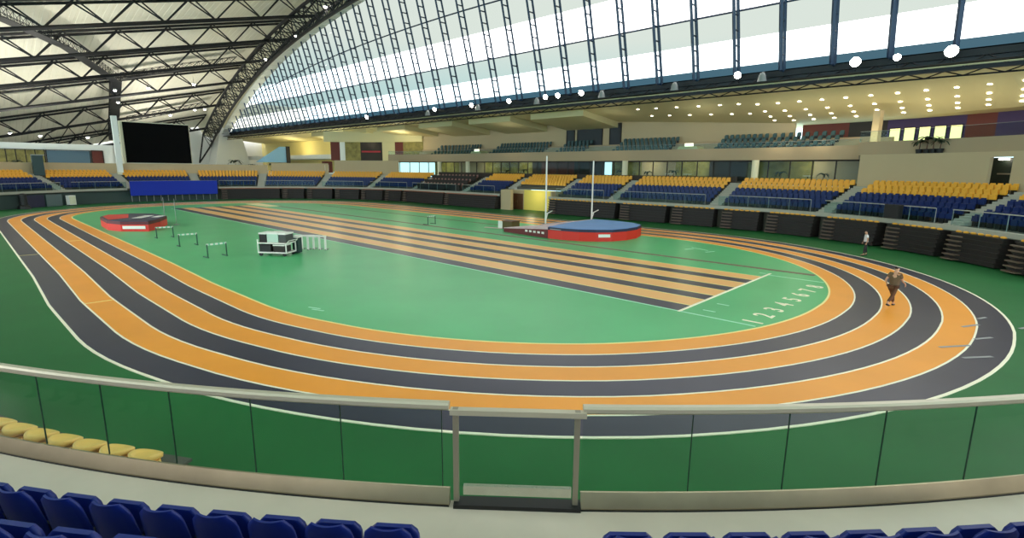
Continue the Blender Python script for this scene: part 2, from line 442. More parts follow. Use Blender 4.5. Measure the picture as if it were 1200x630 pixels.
far_seat_hex = [[(-.20, -.22, .36), (-.16, -.22, .36), (-.16, .22, .36), (-.20, .22, .36), (-.27, -.17, .80), (-.24, -.18, .80), (-.24, .18, .80), (-.27, .17, .80)],
                [(-.13, -.21, .34), (-.06, -.21, .34), (-.06, .21, .34), (-.13, .21, .34), (-.10, -.19, .70), (-.05, -.19, .70), (-.05, .19, .70), (-.10, .19, .70)]]
ALLS = sorted([(*q, k) for k in 'ob' for q in seats[k]])
protos = {}
for (d, x, y, z, yaw, bi, r, k, kind) in ALLS[:300]:
    cw = 'orange' if kind == 'o' else 'blue'
    if kind not in protos: o = protos[kind] = far_chair('stadium_chair', M['yellow'] if kind == 'o' else M['bluef'])
    else: o = protos[kind].copy(); COL.objects.link(o)
    o.location = (x, y, z); o.rotation_euler = (0, 0, yaw)
    tag(o, '%s tip-up seat, %s along the %s row of %s' % (cw, ORD[k], RW[r], BN[bi]), 'seat', '%s seats of the far stand' % cw)
mb = MB()
for (d, x, y, z, yaw, bi, r, k, kind) in ALLS[300:]:
    n0 = len(mb.f); low_seat(mb, x, y, z, yaw)
    if kind == 'b': mb.mi[n0:] = [1]*(len(mb.f)-n0)
tag(mb.build('stadium_chairs', [M['yellow'], M['bluef']]), 'remaining orange and blue seats curving away around the far stand', 'seats', None, 'stuff')

# press block: dark chairs with desks
pc = MB()
pc.box((0, 0, .45), (.42, .44, .06)); pc.hexa([(-.24, -.2, .48), (-.19, -.2, .48), (-.19, .2, .48), (-.24, .2, .48), (-.31, -.19, .88), (-.27, -.19, .88), (-.27, .19, .88), (-.31, .19, .88)])
pc.tube((0, 0, 0), (0, 0, .44), .04)
proto = pc.build('press_chair', [M['pink']])
first = True
for r in range(1, 7, 2):
    n = 12
    for k in range(n):
        u = -15.6-(k+.5)*10.4/n; x, y, yaw = place(u, rowR(r)+.95)
        o = proto if first else proto.copy()
        if not first: COL.objects.link(o)
        first = False; o.location = (x, y, rowZ(r+1)); o.rotation_euler = (0, 0, yaw)
        tag(o, 'dusty press chair, %s along the %s row of the press desks' % (ORD[n-k], {1: 'front', 3: 'middle', 5: 'back'}[r]), 'seat', 'press chairs in the far stand')
    t = thing('press_desk', 'long dark press desk before the %s row of dusty chairs' % {1: 'front', 3: 'middle', 5: 'back'}[r], 'desk', group='press desks')
    us = span(-15.4, -26.2); z = rowZ(r)+.95
    mb = MB(); mb.sweep([(rowR(r)+.1, z), (rowR(r)+.1, z+.05), (rowR(r)+.6, z+.05), (rowR(r)+.6, z)], us, PB); mb.build('worktop', M['under'], t)
    mb = MB(); mb.sweep([(rowR(r)+.08, z-.8), (rowR(r)+.08, z), (rowR(r)+.12, z), (rowR(r)+.12, z-.8)], us, PB); mb.build('modesty_panel', M['under'], t)

RP = []
# ------------------------------------------------------------------ restaurant level, balcony and soffit
mb = MB(); mb.sweep([(NEARBACK+.25, 4.2), (NEARBACK+.25, 4.4), (42, 4.4), (42, 4.2)], span(-45, 55), PB); struct(mb.build('floor_restaurant', M['step']), 'restaurant level floor behind the far stand')
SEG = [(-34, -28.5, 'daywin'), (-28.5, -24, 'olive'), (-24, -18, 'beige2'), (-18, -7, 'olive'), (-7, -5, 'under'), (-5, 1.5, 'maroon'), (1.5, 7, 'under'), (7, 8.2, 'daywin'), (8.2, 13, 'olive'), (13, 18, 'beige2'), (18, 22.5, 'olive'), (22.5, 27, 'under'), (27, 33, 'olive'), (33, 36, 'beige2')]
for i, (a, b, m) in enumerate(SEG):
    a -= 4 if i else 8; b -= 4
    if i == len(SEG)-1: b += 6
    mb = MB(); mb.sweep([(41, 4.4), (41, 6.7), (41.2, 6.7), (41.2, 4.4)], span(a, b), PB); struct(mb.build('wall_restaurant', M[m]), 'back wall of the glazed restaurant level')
lv = thing('glazed_screen', 'tall mullioned glass front of the restaurant under the balcony', 'glazing')
us = frange(-38, 34.4, 1.9)
mb = MB()
for u in us: mb.box(PB(u, 36.0, 5.6), (.1, .1, 2.4), place(u, 36)[2])
mb.sweep([(35.95, 6.6), (35.95, 6.75), (36.05, 6.75), (36.05, 6.6)], span(-38, 34.4), PB)
mb.build('mullion_frame', M['under'], lv)
mb = MB(); mb.sweep([(35.99, 4.4), (35.99, 6.7), (36.01, 6.7), (36.01, 4.4)], span(-38, 34.4), PB); mb.build('glass_pane', M['glassf'], lv)
for i, (u, n) in enumerate(((-27.5, 'near the press seats'), (-20.5, 'above the press seats'), (9.8, 'behind the second vault pole'), (25.8, 'beside the aisle left of the beige wall'))):
    x, y, yaw = place(u, 35.4)
    mb = MB(); mb.lathe([(.0, 4.4), (.42, 4.4), (.42, 4.5), (.36, 4.55), (.36, 6.75), (0, 6.75)], (x, y, 0), 20)
    tag(mb.build('round_column', M['cream'], smooth=True), 'pale round column under the balcony, '+n, 'column', 'columns under the balcony')
# lamps under the balcony
proto = None
for i, u in enumerate(frange(-32, 33, 2.6)):
    x, y, yaw = place(u, 37.2)
    if proto is None:
        mb = MB(); mb.lathe([(0, 0), (.10, 0), (.10, .06), (0, .06)], (0, 0, 0), 12); proto = mb.build('recessed_lamp', M['lamp']); o = proto
    else: o = proto.copy(); COL.objects.link(o)
    o.location = (x, y, 6.692)
    tag(o, 'small round lamp under the balcony, %s from the far end' % ORD[i+1], 'lamp', 'lamps under the balcony')
proto = None
# dining tables behind the glass
for i, u in enumerate((-31, -15, -11, 14.5, 17, 29.5)):
    x, y, yaw = place(u, 38.2)
    t = thing('dining_table', 'small restaurant table behind the glass, %s from the far end' % ORD[i+1], 'table', (x, y, 4.4), yaw, 'restaurant tables')
    mb = MB(); mb.lathe([(0, .72), (.5, .72), (.5, .76), (0, .76)], n=16); mb.build('tabletop', M['paper'], t)
    mb = MB(); mb.lathe([(0, 0), (.25, 0), (.25, .03), (.04, .06), (.04, .72)], n=10); mb.build('pedestal', M['black'], t)

for k, (u, h) in enumerate(((-13, 1.5), (-9.5, 1.7), (8, 1.6), (12, 1.5), (15.5, 1.7), (27.5, 1.7), (31, 1.5))):
    x, y, _ = place(u, 37.4); RP.append((x, y, h, 'leafy indoor plant behind the restaurant glass, %s from the far end' % ORD[k+1]))
BU0, BU1 = -38.0, 34.4
mb = MB(); mb.sweep([(35.5, 6.75), (35.5, 8.05), (35.7, 8.05), (35.7, 6.95), (41.6, 6.95), (41.6, 6.75)], span(BU0, BU1), PB); struct(mb.build('trim_balcony', M['beige2']), 'long taupe balcony front over the restaurant level')
mb = MB(); prof = [(36.9, 6.95)]
for r in range(4): prof += [(36.9+.95*r, 7.55+.5*r), (37.85+.95*r, 7.55+.5*r)]
prof += [(40.7, 6.95)]; mb.sweep(prof, span(-34, 33.5), PB); struct(mb.build('floor_balcony', M['beige2']), 'stepped floor of the upper balcony')
mb = MB(); mb.sweep([(41, 6.95), (41, 12.4), (41.3, 12.4), (41.3, 6.95)], span(-34.5, 27.2), PB)
mb.sweep([(41, 6.95), (41, 9.0), (41.3, 9.0), (41.3, 6.95)], span(27.2, 34.4), PB); struct(mb.build('wall_balcony', M['beige']), 'back wall of the upper balcony')
mb = MB(); mb.sweep([(43.2, 6.95), (43.2, 11.6), (43.4, 11.6), (43.4, 6.95)], span(27.2, 30.6), PB); struct(mb.build('wall_lounge_maroon', M['maroon']), 'maroon wall of the upper lounge')
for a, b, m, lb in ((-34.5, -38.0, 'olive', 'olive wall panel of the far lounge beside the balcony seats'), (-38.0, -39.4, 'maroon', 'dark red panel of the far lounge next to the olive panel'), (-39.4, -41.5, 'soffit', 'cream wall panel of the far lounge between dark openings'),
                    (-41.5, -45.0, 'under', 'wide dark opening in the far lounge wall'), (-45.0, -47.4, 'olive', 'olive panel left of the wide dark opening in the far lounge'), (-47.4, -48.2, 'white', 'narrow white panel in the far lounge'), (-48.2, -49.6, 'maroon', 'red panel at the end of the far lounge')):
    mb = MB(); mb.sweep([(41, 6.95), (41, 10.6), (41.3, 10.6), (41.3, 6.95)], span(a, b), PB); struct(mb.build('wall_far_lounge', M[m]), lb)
mb = MB(); mb.sweep([(40.6, 10.6), (40.6, 12.6), (41.3, 12.6), (41.3, 10.6)], span(-34.5, -50.5), PB); struct(mb.build('trim_far_lounge', M['soffit']), 'cream bulkhead over the far lounge openings')
mb = MB(); mb.sweep([(40.9, 8.6), (40.9, 8.9), (41.0, 8.9), (41.0, 8.6)], span(-41.8, -44.8), PB); tag(mb.build('red_sign', mat('red sign', (170, 40, 50), .6)), 'long red strip sign in the dark opening of the far lounge', 'sign')
UBL = [(-22.5, -31.2), (-6.5, -17.8), (1.2, -3.6), (14.6, 6.2), (31.3, 20.2)]
UBN = ['the balcony block nearest the far bend', 'the wide balcony block over the tunnel', 'the narrow balcony block between doors', 'the balcony block above the second pole', 'the balcony block next to the lounge']
mb0 = far_chair_mesh(None); proto = mb0.build('balcony_chair', [M['teal'], M['black']]); first = True
for bi, (a, b) in enumerate(UBL):
    for r in range(4):
        ns = int(abs(a-b)/.64)
        for k in range(ns):
            u = a-(k+.5)*(a-b)/ns; x, y, yaw = place(u, 37.5+.95*r)
            o = proto if first else proto.copy()
            if not first: COL.objects.link(o)
            first = False; o.location = (x, y, 7.55+.5*r); o.rotation_euler = (0, 0, yaw)
            tag(o, 'dark teal seat, %s along the %s row of %s' % (ORD[ns-k], ('front', 'second', 'third', 'back')[r], UBN[bi]), 'seat', 'dark teal balcony seats')
gr_ = thing('balcony_glass', 'frameless glass guard along the top of the long balcony front', 'railing')
mb = MB(); mb.sweep([(35.59, 8.05), (35.59, 8.6), (35.61, 8.6), (35.61, 8.05)], span(BU0, BU1), PB); mb.build('glass_panel', M['glassf'], gr_)
mb = MB(); mb.poly([PB(u, 35.6, 8.62) for u in span(BU0, BU1)], .025); mb.build('handrail', M['grey'], gr_)
for i, (u, w, h, n) in enumerate(((-3.3, 1.2, 3., 'narrow dark doorway left of the dark balcony screen'), (.2, 4.2, 2.9, 'broad dark screen in the balcony wall'), (4.6, 1.6, 3., 'narrow dark doorway right of the dark balcony screen'))):
    x, y, yaw = place(u, 40.93)
    t = thing('balcony_door', n, 'doorway', (x, y, 8.9), 0)
    mb = MB(); mb.box((0, 0, h/2), (w, .1, h)); mb.build('door_leaf', mat('slate panel', (48, 52, 58), .6), t)
    mb = MB(); mb.box((-w/2-.08, 0, h/2), (.16, .16, h)); mb.box((w/2+.08, 0, h/2), (.16, .16, h)); mb.box((0, 0, h+.08), (w+.32, .16, .16)); mb.build('door_frame', M['under'], t)
# vestibule boxes between balcony blocks
for u, n in ((-20.2, 'between the two far balcony blocks'), (17.4, 'between the balcony blocks above the vault mat')):
    x, y, yaw = place(u, 38.2)
    t = thing('stair_head', 'pale stair head with small lamp '+n, 'stair head', (x, y, 6.95), yaw+pi/2, 'balcony stair heads')
    mb = MB(); mb.hexa([(-2.2, -1.2, 0), (2.2, -1.2, 0), (2.2, 1.2, 0), (-2.2, 1.2, 0), (-1.2, -1.2, 1.5), (1.0, -1.2, 1.5), (1.0, 1.2, 1.5), (-1.2, 1.2, 1.5)]); mb.build('housing', M['soffit'], t)
    mb = MB(); mb.box((0, -1.0, 1.68), (1.0, .25, .36)); mb.build('sign_lamp', mat('lit sign', (255, 250, 225), .5, emit=1.2), t)

# right hand part: beige wall, parapet, doorway, lounge
mb = MB()
mb.sweep([(34.7, 4.1), (34.7, 7.15), (35.0, 7.15), (35.0, 4.1)], span(34.9, 43.93), PB)
mb.sweep([(34.7, 4.1), (34.7, 7.15), (35.0, 7.15), (35.0, 4.1)], span(45.3, 56), PB)
mb.sweep([(34.7, 6.75), (34.7, 7.15), (35.0, 7.15), (35.0, 6.75)], span(43.93, 45.3), PB)
struct(mb.build('wall_beige', M['beige']), 'plain beige wall above the seats at the near end of the far stand')
mb = MB(); mb.sweep([(35.2, 7.1), (35.2, 8.28), (35.4, 8.28), (35.4, 7.3), (44.5, 7.3), (44.5, 7.1)], span(34.4, 56), PB); struct(mb.build('trim_lounge', M['beige2']), 'taupe parapet of the upper lounge above the beige wall')
mb = MB(); mb.sweep([(36.5, 4.4), (36.5, 6.75), (36.6, 6.75), (36.6, 4.4)], span(42.6, 46), PB); struct(mb.build('door_1', mat('dark green doorway', (22, 34, 26), .5)), 'dark doorway opening in the beige wall')
mb = MB(); mb.sweep([(36.4, 5.5), (36.4, 5.6), (36.5, 5.6), (36.5, 5.5)], span(43.4, 45.3), PB); struct(mb.build('trim_door', M['postm']))
mb = MB()
for u in (43.8, ): mb.box(PB(u, 36.2, 6.62), (.5, .4, .12), place(u, 36)[2])
tag(mb.build('corridor_lamp', M['lamp']), 'lit lamp above the dark doorway in the beige wall', 'lamp')
LR = 43.2
for a, b, m, lbl in ((30.6, 33.2, 'under', 'dark glazed wall of the lounge beside the maroon wall'), (33.2, 37.95, 'purple', 'purple lounge wall around the lit windows'), (37.95, 39.6, 'maroon', 'dark red wall of the upper lounge'), (39.6, 56, 'purple', 'purple wall at the end of the upper lounge')):
    mb = MB(); mb.sweep([(LR, 7.3), (LR, 12), (LR+.2, 12), (LR+.2, 7.3)], span(a, b), PB); struct(mb.build('wall_lounge', M[m]), lbl)
for k in range(5):
    u = 33.75+k*.93
    x, y, yaw = place(u, LR-.06)
    t = thing('lit_window', 'yellow lit lounge window, %s from the pale square pillar' % ORD[k+1], 'window', (x, y, 8.0), yaw+pi/2, 'lit lounge windows')
    mb = MB(); mb.box((0, 0, .95), (.92, .06, 1.9)); mb.build('pane', M['litwin'], t)
    mb = MB()
    for s in (-1, 1): mb.box((s*.47, .03, .95), (.07, .12, 2.0))
    for z in (-.02, 1.92): mb.box((0, .03, z), (1.0, .12, .07))
    mb.build('frame', M['under'], t)
x, y, yaw = place(34.7, 37.2)
t = thing('square_pillar', 'pale square pillar rising from the lounge parapet', 'pillar', (x, y, 7.3), yaw)
mb = MB(); mb.box((0, 0, 1.95), (.6, .6, 3.9)); mb.build('shaft', M['beige'], t)
mb = MB(); mb.box((0, 0, .3), (.72, .72, .6)); mb.build('base', M['cream'], t)
lg = thing('lounge_glass', 'clear glass guard above the lounge parapet', 'railing')
mb = MB(); mb.sweep([(35.29, 8.28), (35.29, 9.2), (35.31, 9.2), (35.31, 8.28)], span(34.4, 56), PB); mb.build('glass_panel', M['glassf'], lg)
mb = MB(); mb.poly([PB(u, 35.3, 9.22) for u in span(34.4, 56)], .02); mb.build('handrail', M['grey'], lg)
pots = [(40.2, 1), (41.0, 1), (41.6, 1), (42.4, 1)]
# dark lounge chairs
lc = thing('lounge_chair', '', 'chair', group='dark lounge chairs')
mb = MB(); mb.box((0, 0, .42), (.6, .6, .16)); mb.build('seat', M['black'], lc)
mb = MB(); mb.hexa([(-.3, -.3, .5), (-.2, -.3, .5), (-.2, .3, .5), (-.3, .3, .5), (-.38, -.3, 1.1), (-.3, -.3, 1.1), (-.3, .3, 1.1), (-.38, .3, 1.1)]); mb.build('backrest', M['black'], lc)
for sx in (-1, 1):
    for sy in (-1, 1):
        mb = MB(); mb.tube((sx*.25, sy*.25, 0), (sx*.25, sy*.25, .36), .025); mb.build('leg', M['black'], lc)
for k in range(8):
    u = 34.9+k*.5; x, y, yaw = place(u, 38.3)
    lb = 'dark lounge chair before the lit windows, %s from the pillar' % ORD[k+1]
    if k == 0: lc.location = (x, y, 7.3); lc.rotation_euler = (0, 0, yaw+.6); lc['label'] = lb; lc.location.z = 7.3
    else: dup(lc, (x, y, 7.3), yaw+.6+.5*sin(k), lb)
for k in range(4):
    u = 41.+k*.7; x, y, yaw = place(u, 38.3)
    dup(lc, (x, y, 7.3), yaw+.4*k, 'dark lounge chair before the end purple wall, %s from the red wall' % ORD[k+1])
# potted palms hanging over the parapet
def palm(loc, h, label, grp, n=9):
    t = thing('potted_palm', label, 'plant', loc, random.random()*3, grp)
    mb = MB(); mb.lathe([(0, 0), (.22, 0), (.28, .35), (.25, .35), (.2, .3), (0, .3)], n=14); mb.build('pot', M['black'], t)
    mb = MB(); mb.tube((0, 0, .3), (.03, .02, h*.55), .05, 6, .03); mb.build('stem', M['brown'], t)
    mb = MB()
    for i in range(n):
        a = 2*pi*i/n; pr = None
        pts = []
        for k in range(6):
            s = k/5; pts.append(Vector((cos(a)*s*h*.45, sin(a)*s*h*.45, h*.55+h*.5*s-h*.42*s*s*(1+.3*(i % 3)))))
        side = Vector((-sin(a), cos(a), 0))
        rows = []
        for k, p in enumerate(pts):
            w = .13*sin(pi*(k+.6)/6.2)*h/1.6
            rows.append([p-side*w, p+Vector((0, 0, .03)), p+side*w])
        mb.grid(rows)
    mb.build('foliage', M['plant'], t)
    return t
for k, (u, h) in enumerate(((39.1, 1.5), (39.6, 1.9), (40.05, 1.8), (40.5, 1.5))):
    x, y, _ = place(u, 34.85); palm((x, y, 7.15), h, 'dark potted palm on the ledge of the beige wall, %s from the pillar' % ORD[k+1], 'palms on the beige wall', 9)

for (x, y, h, lb) in RP: palm((x, y, 4.4), h, lb, 'indoor plants of the restaurant', 9)
# soffit above the balcony
xs = frange(-118, 53.5, 1.5)
def backy(x):
    if x > L: return sqrt(max(41.*41-(x-L)**2, 1))
    return 41.
def backz(x): return 12.3-.06*max(0, min(24, x-4))
def sofz(x, y):
    yb = backy(x); t = max(0, min(1, (y-28.9)/max(.5, yb-28.9))); return 13.5+(backz(x)-13.5)*t
mb = MB()
top = [[(x, 28.9, 13.5), (x, 33, sofz(x, 33)) if backy(x) > 33.5 else (x, backy(x), backz(x)), (x, backy(x), backz(x)), (x, backy(x)+6, backz(x)-.2), (x, backy(x)+6, 13.9), (x, 28.9, 13.75)] for x in xs]
mb.grid(top, 0, True); struct(mb.build('ceiling_soffit', M['soffit']), 'sloping cream soffit over the upper balcony')
# stepped bulkheads under the soffit
for k, x in enumerate((-70, -56, -43, -30, -17, -4)):
    mb = MB(); mb.hexa([(x, 32.5, 12.4), (x+9, 32.5, 12.4), (x+9, 41, 11.4), (x, 41, 11.4), (x, 32.5, 13.2), (x+9, 32.5, 13.2), (x+9, 41, 12.6), (x, 41, 12.6)])
    struct(mb.build('trim_bulkhead', M['soffit']), 'shallow cream bulkhead under the soffit')
# downlights
n = 0; proto = None
cols = [(x, (.45, .66, .82, .95)) for x in frange(26, 50, 2.0)]+[(x, (.42, .72)) for x in (12.2, 14.6, 17.2, 19.8, 22.2, 24.2)]
cols = sorted(cols, reverse=True)
for ci, (x, ys) in enumerate(cols):
    for ri, y in enumerate(ys):
        y = 28.9+(backy(x)-.5-28.9)*y
        if proto is None:
            mb = MB(); mb.lathe([(0, -.03), (.15, -.03), (.15, .05), (0, .05)], n=14)
            proto = mb.build('ceiling_downlight', M['lamp']); o = proto
        else: o = proto.copy(); COL.objects.link(o)
        o.location = (x, y, sofz(x, y)-.02)
        tag(o, 'round downlight in the soffit, %s column from the lounge end, %s from the beam' % (ORD[ci+1], ORD[ri+1]), 'downlight', 'soffit downlights')

# ------------------------------------------------------------------ far end: deck, end wall, scoreboard
mb = MB(); mb.sweep([(NEARBACK+.25, 4.2), (NEARBACK+.25, 4.6), (46, 4.6), (46, 4.2)], span(-106, -34), PB); mb.box((-96, 0, 4.4), (70, 120, .4)); struct(mb.build('floor_far_deck', M['white']), 'pale deck behind the far bend')
mb = MB(); mb.box((-121, -2, 12), (1, 116, 24)); struct(mb.build('wall_far', M['white']), 'white end wall beyond the far bend')
mb = MB(); mb.box((-88, 41.5, 9), (66, .4, 9)); struct(mb.build('wall_far_side', mat('pale yellow render', (238, 222, 150), .7)), 'pale yellow wall beyond the balcony')
mb = MB(); mb.box((-84, 34.6, 8.0), (60, .3, .9)); mb.box((-84, 38, 7.6), (60, 7, .2)); struct(mb.build('trim_far_deck', M['white']), 'white deck front beyond the balcony')
mb = MB(); mb.hexa([(-116, 24.5, 4.6), (-110, 24.5, 4.6), (-110, 34, 4.6), (-116, 34, 4.6), (-117, 27.5, 17), (-112, 27.5, 17), (-112, 32, 17), (-117, 32, 17)]); struct(mb.build('wall_buttress', M['white']), 'white buttress at the foot of the roof arch')
t = thing('glass_canopy', 'blue sloping glass screen beside the white buttress', 'screen', (0, 0, 0))
mb = MB(); mb.hexa([(-78, 23, 6.6), (-78, 30, 6.6), (-77.9, 30, 6.6), (-77.9, 23, 6.6), (-78, 28.5, 10.2), (-78, 30, 10.2), (-77.9, 30, 10.2), (-77.9, 28.5, 10.2)]); mb.build('pane', mat('pale blue glass', (120, 175, 215), .3), t)
mb = MB(); mb.box((-77.9, 30.4, 8.4), (.3, .9, 3.8)); mb.build('post', M['under'], t)
# windows and doors left of the scoreboard, on the end wall's low building
mb = MB(); mb.box((-84, -14, 7), (1, 24, 4.9)); struct(mb.build('wall_end_low', M['white']), 'low white wall behind the far seats')
for (y0, y1, m, lb) in ((-20.0, -12.2, 'olive', 'olive glazed shop front behind the far seats'), (-12.0, -5.6, 'slate', 'slate grey panel behind the far seats'), (-5.4, -3.6, 'maroon', 'dark red door beside the scoreboard pillar')):
    t = thing('shop_front', lb, 'front', (-83.4, (y0+y1)/2, 5.2))
    if m == 'slate': mm = mat('slate blue panel', (86, 112, 130), .5)
    else: mm = M[m]
    mb = MB(); mb.box((0, 0, 1.5), (.1, y1-y0, 3.0 if m != 'maroon' else 3.4)); mb.build('panel', mm, t)
    mb = MB()
    for k in range(7 if m == 'olive' else 2):
        mb.box((.1, -(y1-y0)/2+(y1-y0)*k/(6 if m == 'olive' else 1), 1.5), (.1, .14, 3.1))
    mb.box((.1, 0, 3.08), (.1, y1-y0+.14, .12)); mb.build('frame', M['under'], t)
for k, (X, y, h, lb) in enumerate(((-60.5, 12.6, 2.2, 'dark spiky palm on the deck beside the white buttress'), (-62, 16.2, 1.2, 'small dark palm on the deck left of the short beige wall'), (-62.5, 20.2, 1.6, 'dark palm on the deck above the short beige wall'), (-62, -17.5, 1.4, 'low dark palm on the deck behind the leftmost far seats'))):
    palm((X, y, 4.6), h+.9, lb, None, 8)

t = thing('scoreboard', 'large black scoreboard screen above the far seats', 'scoreboard', (-60, .3, 0))
mb = MB(); mb.box((-.5, 0, 9.25), (1.0, 10.0, 6.9)); mb.build('casing', M['cream'], t)
mb = MB(); mb.box((.05, .12, 9.3), (.12, 9.5, 6.5)); mb.build('screen', M['screen'], t)
mb = MB(); mb.box((-.4, 0, 5.3), (.6, 9.6, 1.2)); mb.build('base', M['beige2'], t)
t = thing('pillar', 'white pillar standing beside the black scoreboard', 'pillar', (-58.6, -5.6, 4.1))
mb = MB(); mb.box((0, 0, 4.6), (.8, .7, 9.2)); mb.build('shaft', M['white'], t)
mb = MB(); mb.box((0, 0, .2), (1.0, .9, .4)); mb.build('base', M['cream'], t)
t = thing('kiosk', 'dark green kiosk box at the head of the far aisle', 'kiosk', *[(lambda p: (p[0], p[1], 4.08))(place(-88.6, 33.9))])
mb = MB(); mb.box((0, 0, 1.4), (1.2, 1.2, 2.8)); mb.build('body', mat('dark teal paint', (40, 62, 62), .5), t)
mb = MB(); mb.box((.1, .1, 2.85), (1.4, 1.4, .12)); mb.build('roof', M['grey'], t)
t = thing('vending_kiosk', 'dark red and white kiosk in the gap of the beige wall', 'kiosk', *[(lambda p: (p[0], p[1], 4.1))(place(-48.9, 35.6))])
mb = MB(); mb.box((0, 0, 1.3), (1.2, 1.5, 2.6)); mb.build('body', M['maroon'], t)
mb = MB(); mb.box((.55, -.35, 1.4), (.2, .6, 1.1)); mb.box((.3, -.6, 1.4), (.6, .4, 1.0)); mb.build('panel', M['paper'], t)

# banner below the scoreboard
t = thing('banner', 'wide royal blue banner hung in front of the far seats', 'banner')
mb = MB(); us = frange(-80.3, -66.4, .5)
mb.sweep([(27.45, 1.0), (27.42, 3.22), (27.5, 3.22), (27.53, 1.0)], us, PB); mb.build('cloth', M['banner'], t)
mb = MB()
for u in frange(-80.1, -66.6, 1.15): mb.tube(PB(u, 27.65, 0), PB(u, 27.65, 3.2), .04)
mb.poly([PB(u, 27.6, 3.22) for u in us], .04); mb.build('post', M['grey'], t)
# wall panels and boxes at far left
mb = MB()
for a, b, h in ((-66.4, -104, 1.75),): mb.sweep([(28.3, .02), (28.3, h), (28.6, h), (28.6, .02)], span(a, b), PB)
struct(mb.build('wall_under_stand', mat('dark teal wall', (58, 74, 72), .7)), 'dark teal wall under the far seats')
for (u0, u1, m, lb) in ((-90.2, -92.5, 'slate', 'grey panel door under the far seats'), (-92.8, -96.3, 'navyv', 'dark navy panel door under the far seats')):
    mm = mat('slate door', (92, 108, 110), .6) if m == 'slate' else M['navyv']
    mb = MB(); mb.sweep([(28.05, .02), (28.05, 1.6), (28.18, 1.6), (28.18, .02)], span(u0, u1), PB); tag(mb.build('panel_door', mm), lb, 'door')
x, y, yaw = place(-89.2, 27.7)
t = thing('cabinet', 'small white cabinet standing under the far seats', 'cabinet', (x, y, 0), yaw)
mb = MB(); mb.box((0, 0, .75), (.6, .9, 1.3)); mb.build('body', M['paper'], t)
mb = MB(); mb.box((.32, 0, .75), (.04, .8, 1.1)); mb.build('door', M['cream'], t)
mb = MB(); mb.box((0, 0, .05), (.5, .8, .1)); mb.build('base', M['black'], t)
x, y, yaw = place(-96.9, 27.2)
t = thing('litter_bin', 'black bin on the floor below the far seats', 'bin', (x, y, 0), yaw)
mb = MB(); mb.lathe([(0, 0), (.7, 0), (.62, .35), (.42, .5), (.4, 1.7), (0, 1.7)], n=18); mb.build('body', M['black'], t)
mb = MB(); mb.lathe([(0, 1.7), (.45, 1.7), (.45, 1.78), (.2, 1.95), (0, 1.95)], n=18); mb.build('lid', M['black'], t)

# ------------------------------------------------------------------ roof, arch, trusses, glazed wall
mb = MB()
ys = []
y = -46.
while y < 24.1:
    ys += [(y, 0), (y+.60, 0), (y+.66, .06), (y+.94, .06)]; y += 1.0
rows = []
for X in frange(-120, 74, 6):
    rows.append([(X, yy, roofz(X, yy)+RD+dz) for yy, dz in ys])
mb.grid(rows)
rows = []
struct(mb.build('ceiling', M['roof'], norm=False), 'white corrugated roof sloping up to the main arch')
mb = MB()
for X in frange(-120, 74, 3): rows.append([(X, 24.2, roofz(X, 24)+RD+.2), (X, 25.6, AZ(X)+2.2), (X, gy(AZ(X))+.1, AZ(X)+.2), (X, gy(AZ(X))+.4, AZ(X)+.3), (X, 26.2, AZ(X)+2.5), (X, 24.2, roofz(X, 24)+RD+.6)])
mb.grid(rows, 0, True); struct(mb.build('ceiling_arch', M['cream']), 'roof edge above the main arch truss')

def lattice(mb, P, Q, r, zig=True):
    for i in range(len(P)-1):
        if i % 2 == 0: mb.tube(P[i], Q[i+1], r, 5)
        else: mb.tube(Q[i], P[i+1], r, 5)
# roof trusses
TX = [-23, -35, -47, -60, -72, -84, -98, -113]
for i, X in enumerate(TX):
    t = thing('roof_truss', 'dark lattice roof truss, %s counted from the far end wall' % ORD[len(TX)-i], 'truss', group='roof trusses')
    yy = frange(-45, 24.3, 6.8); w = .8
    ext = []
    mb = MB()
    for s in (-1, 1): mb.poly([(X+s*w, y, roofz(X+s*w, y)+RD-.25) for y in yy], .2, 6)
    mb.build('top_chord', M['truss'], t)
    mb = MB(); mb.poly([(X, y, roofz(X, y)) for y in yy], .3, 6); mb.build('bottom_chord', M['truss'], t)
    mb = MB()
    for k in range(len(yy)-1):
        for s in (-1, 1):
            a = (X+s*w, yy[k], roofz(X+s*w, yy[k])+RD-.25) ; b = (X, (yy[k]+yy[k+1])/2, roofz(X, (yy[k]+yy[k+1])/2))
            c = (X+s*w, yy[k+1], roofz(X+s*w, yy[k+1])+RD-.25)
            mb.tube(a, b, .12, 5); mb.tube(b, c, .12, 5)
    mb.build('web_lattice', M['truss'], t)

# main arch
t = thing('arch_truss', 'huge dark lattice arch between the roof and the glazed wall', 'truss')
Xs = frange(-116, 40, 2.6)
def ch_out(X): z = AZ(X)-.1; return Vector((X, gy(z)-2.7, z))
def ch_in(X): z = AZ(X)+.6; return Vector((X, gy(z)-5.6, z))
def ch_low(X): z = AZ(X)-2.4; return Vector((X, gy(AZ(X))-4.2, z))
chords = [[f(X) for X in Xs] for f in (ch_out, ch_in, ch_low)]
mb = MB()
for c in chords: mb.poly(c, .3, 6)
mb.build('chord', M['truss'], t)
mb = MB()
for a, b in ((0, 1), (1, 2), (2, 0)):
    lattice(mb, chords[a], chords[b], .11)
    for p, q in zip(chords[a], chords[b]): mb.tube(p, q, .09, 5)
mb.build('web_lattice', M['truss'], t)
mb = MB()
for Xa, Xb in zip(Xs[:-1], Xs[1:]):
    d = (Xb-Xa)*.06; P4 = []
    for X in (Xa+d, Xb-d):
        z = AZ(X); y = gy(z)
        P4.append([(X, y-.1, z-.55), (X, y-2.1, z-.75), (X, y-2.1, z-.55), (X, y-.1, z-.35)])
    mb.hexa([P4[0][0], P4[0][1], P4[1][1], P4[1][0], P4[0][3], P4[0][2], P4[1][2], P4[1][3]])
mb.build('fascia_panel', M['white'], t)
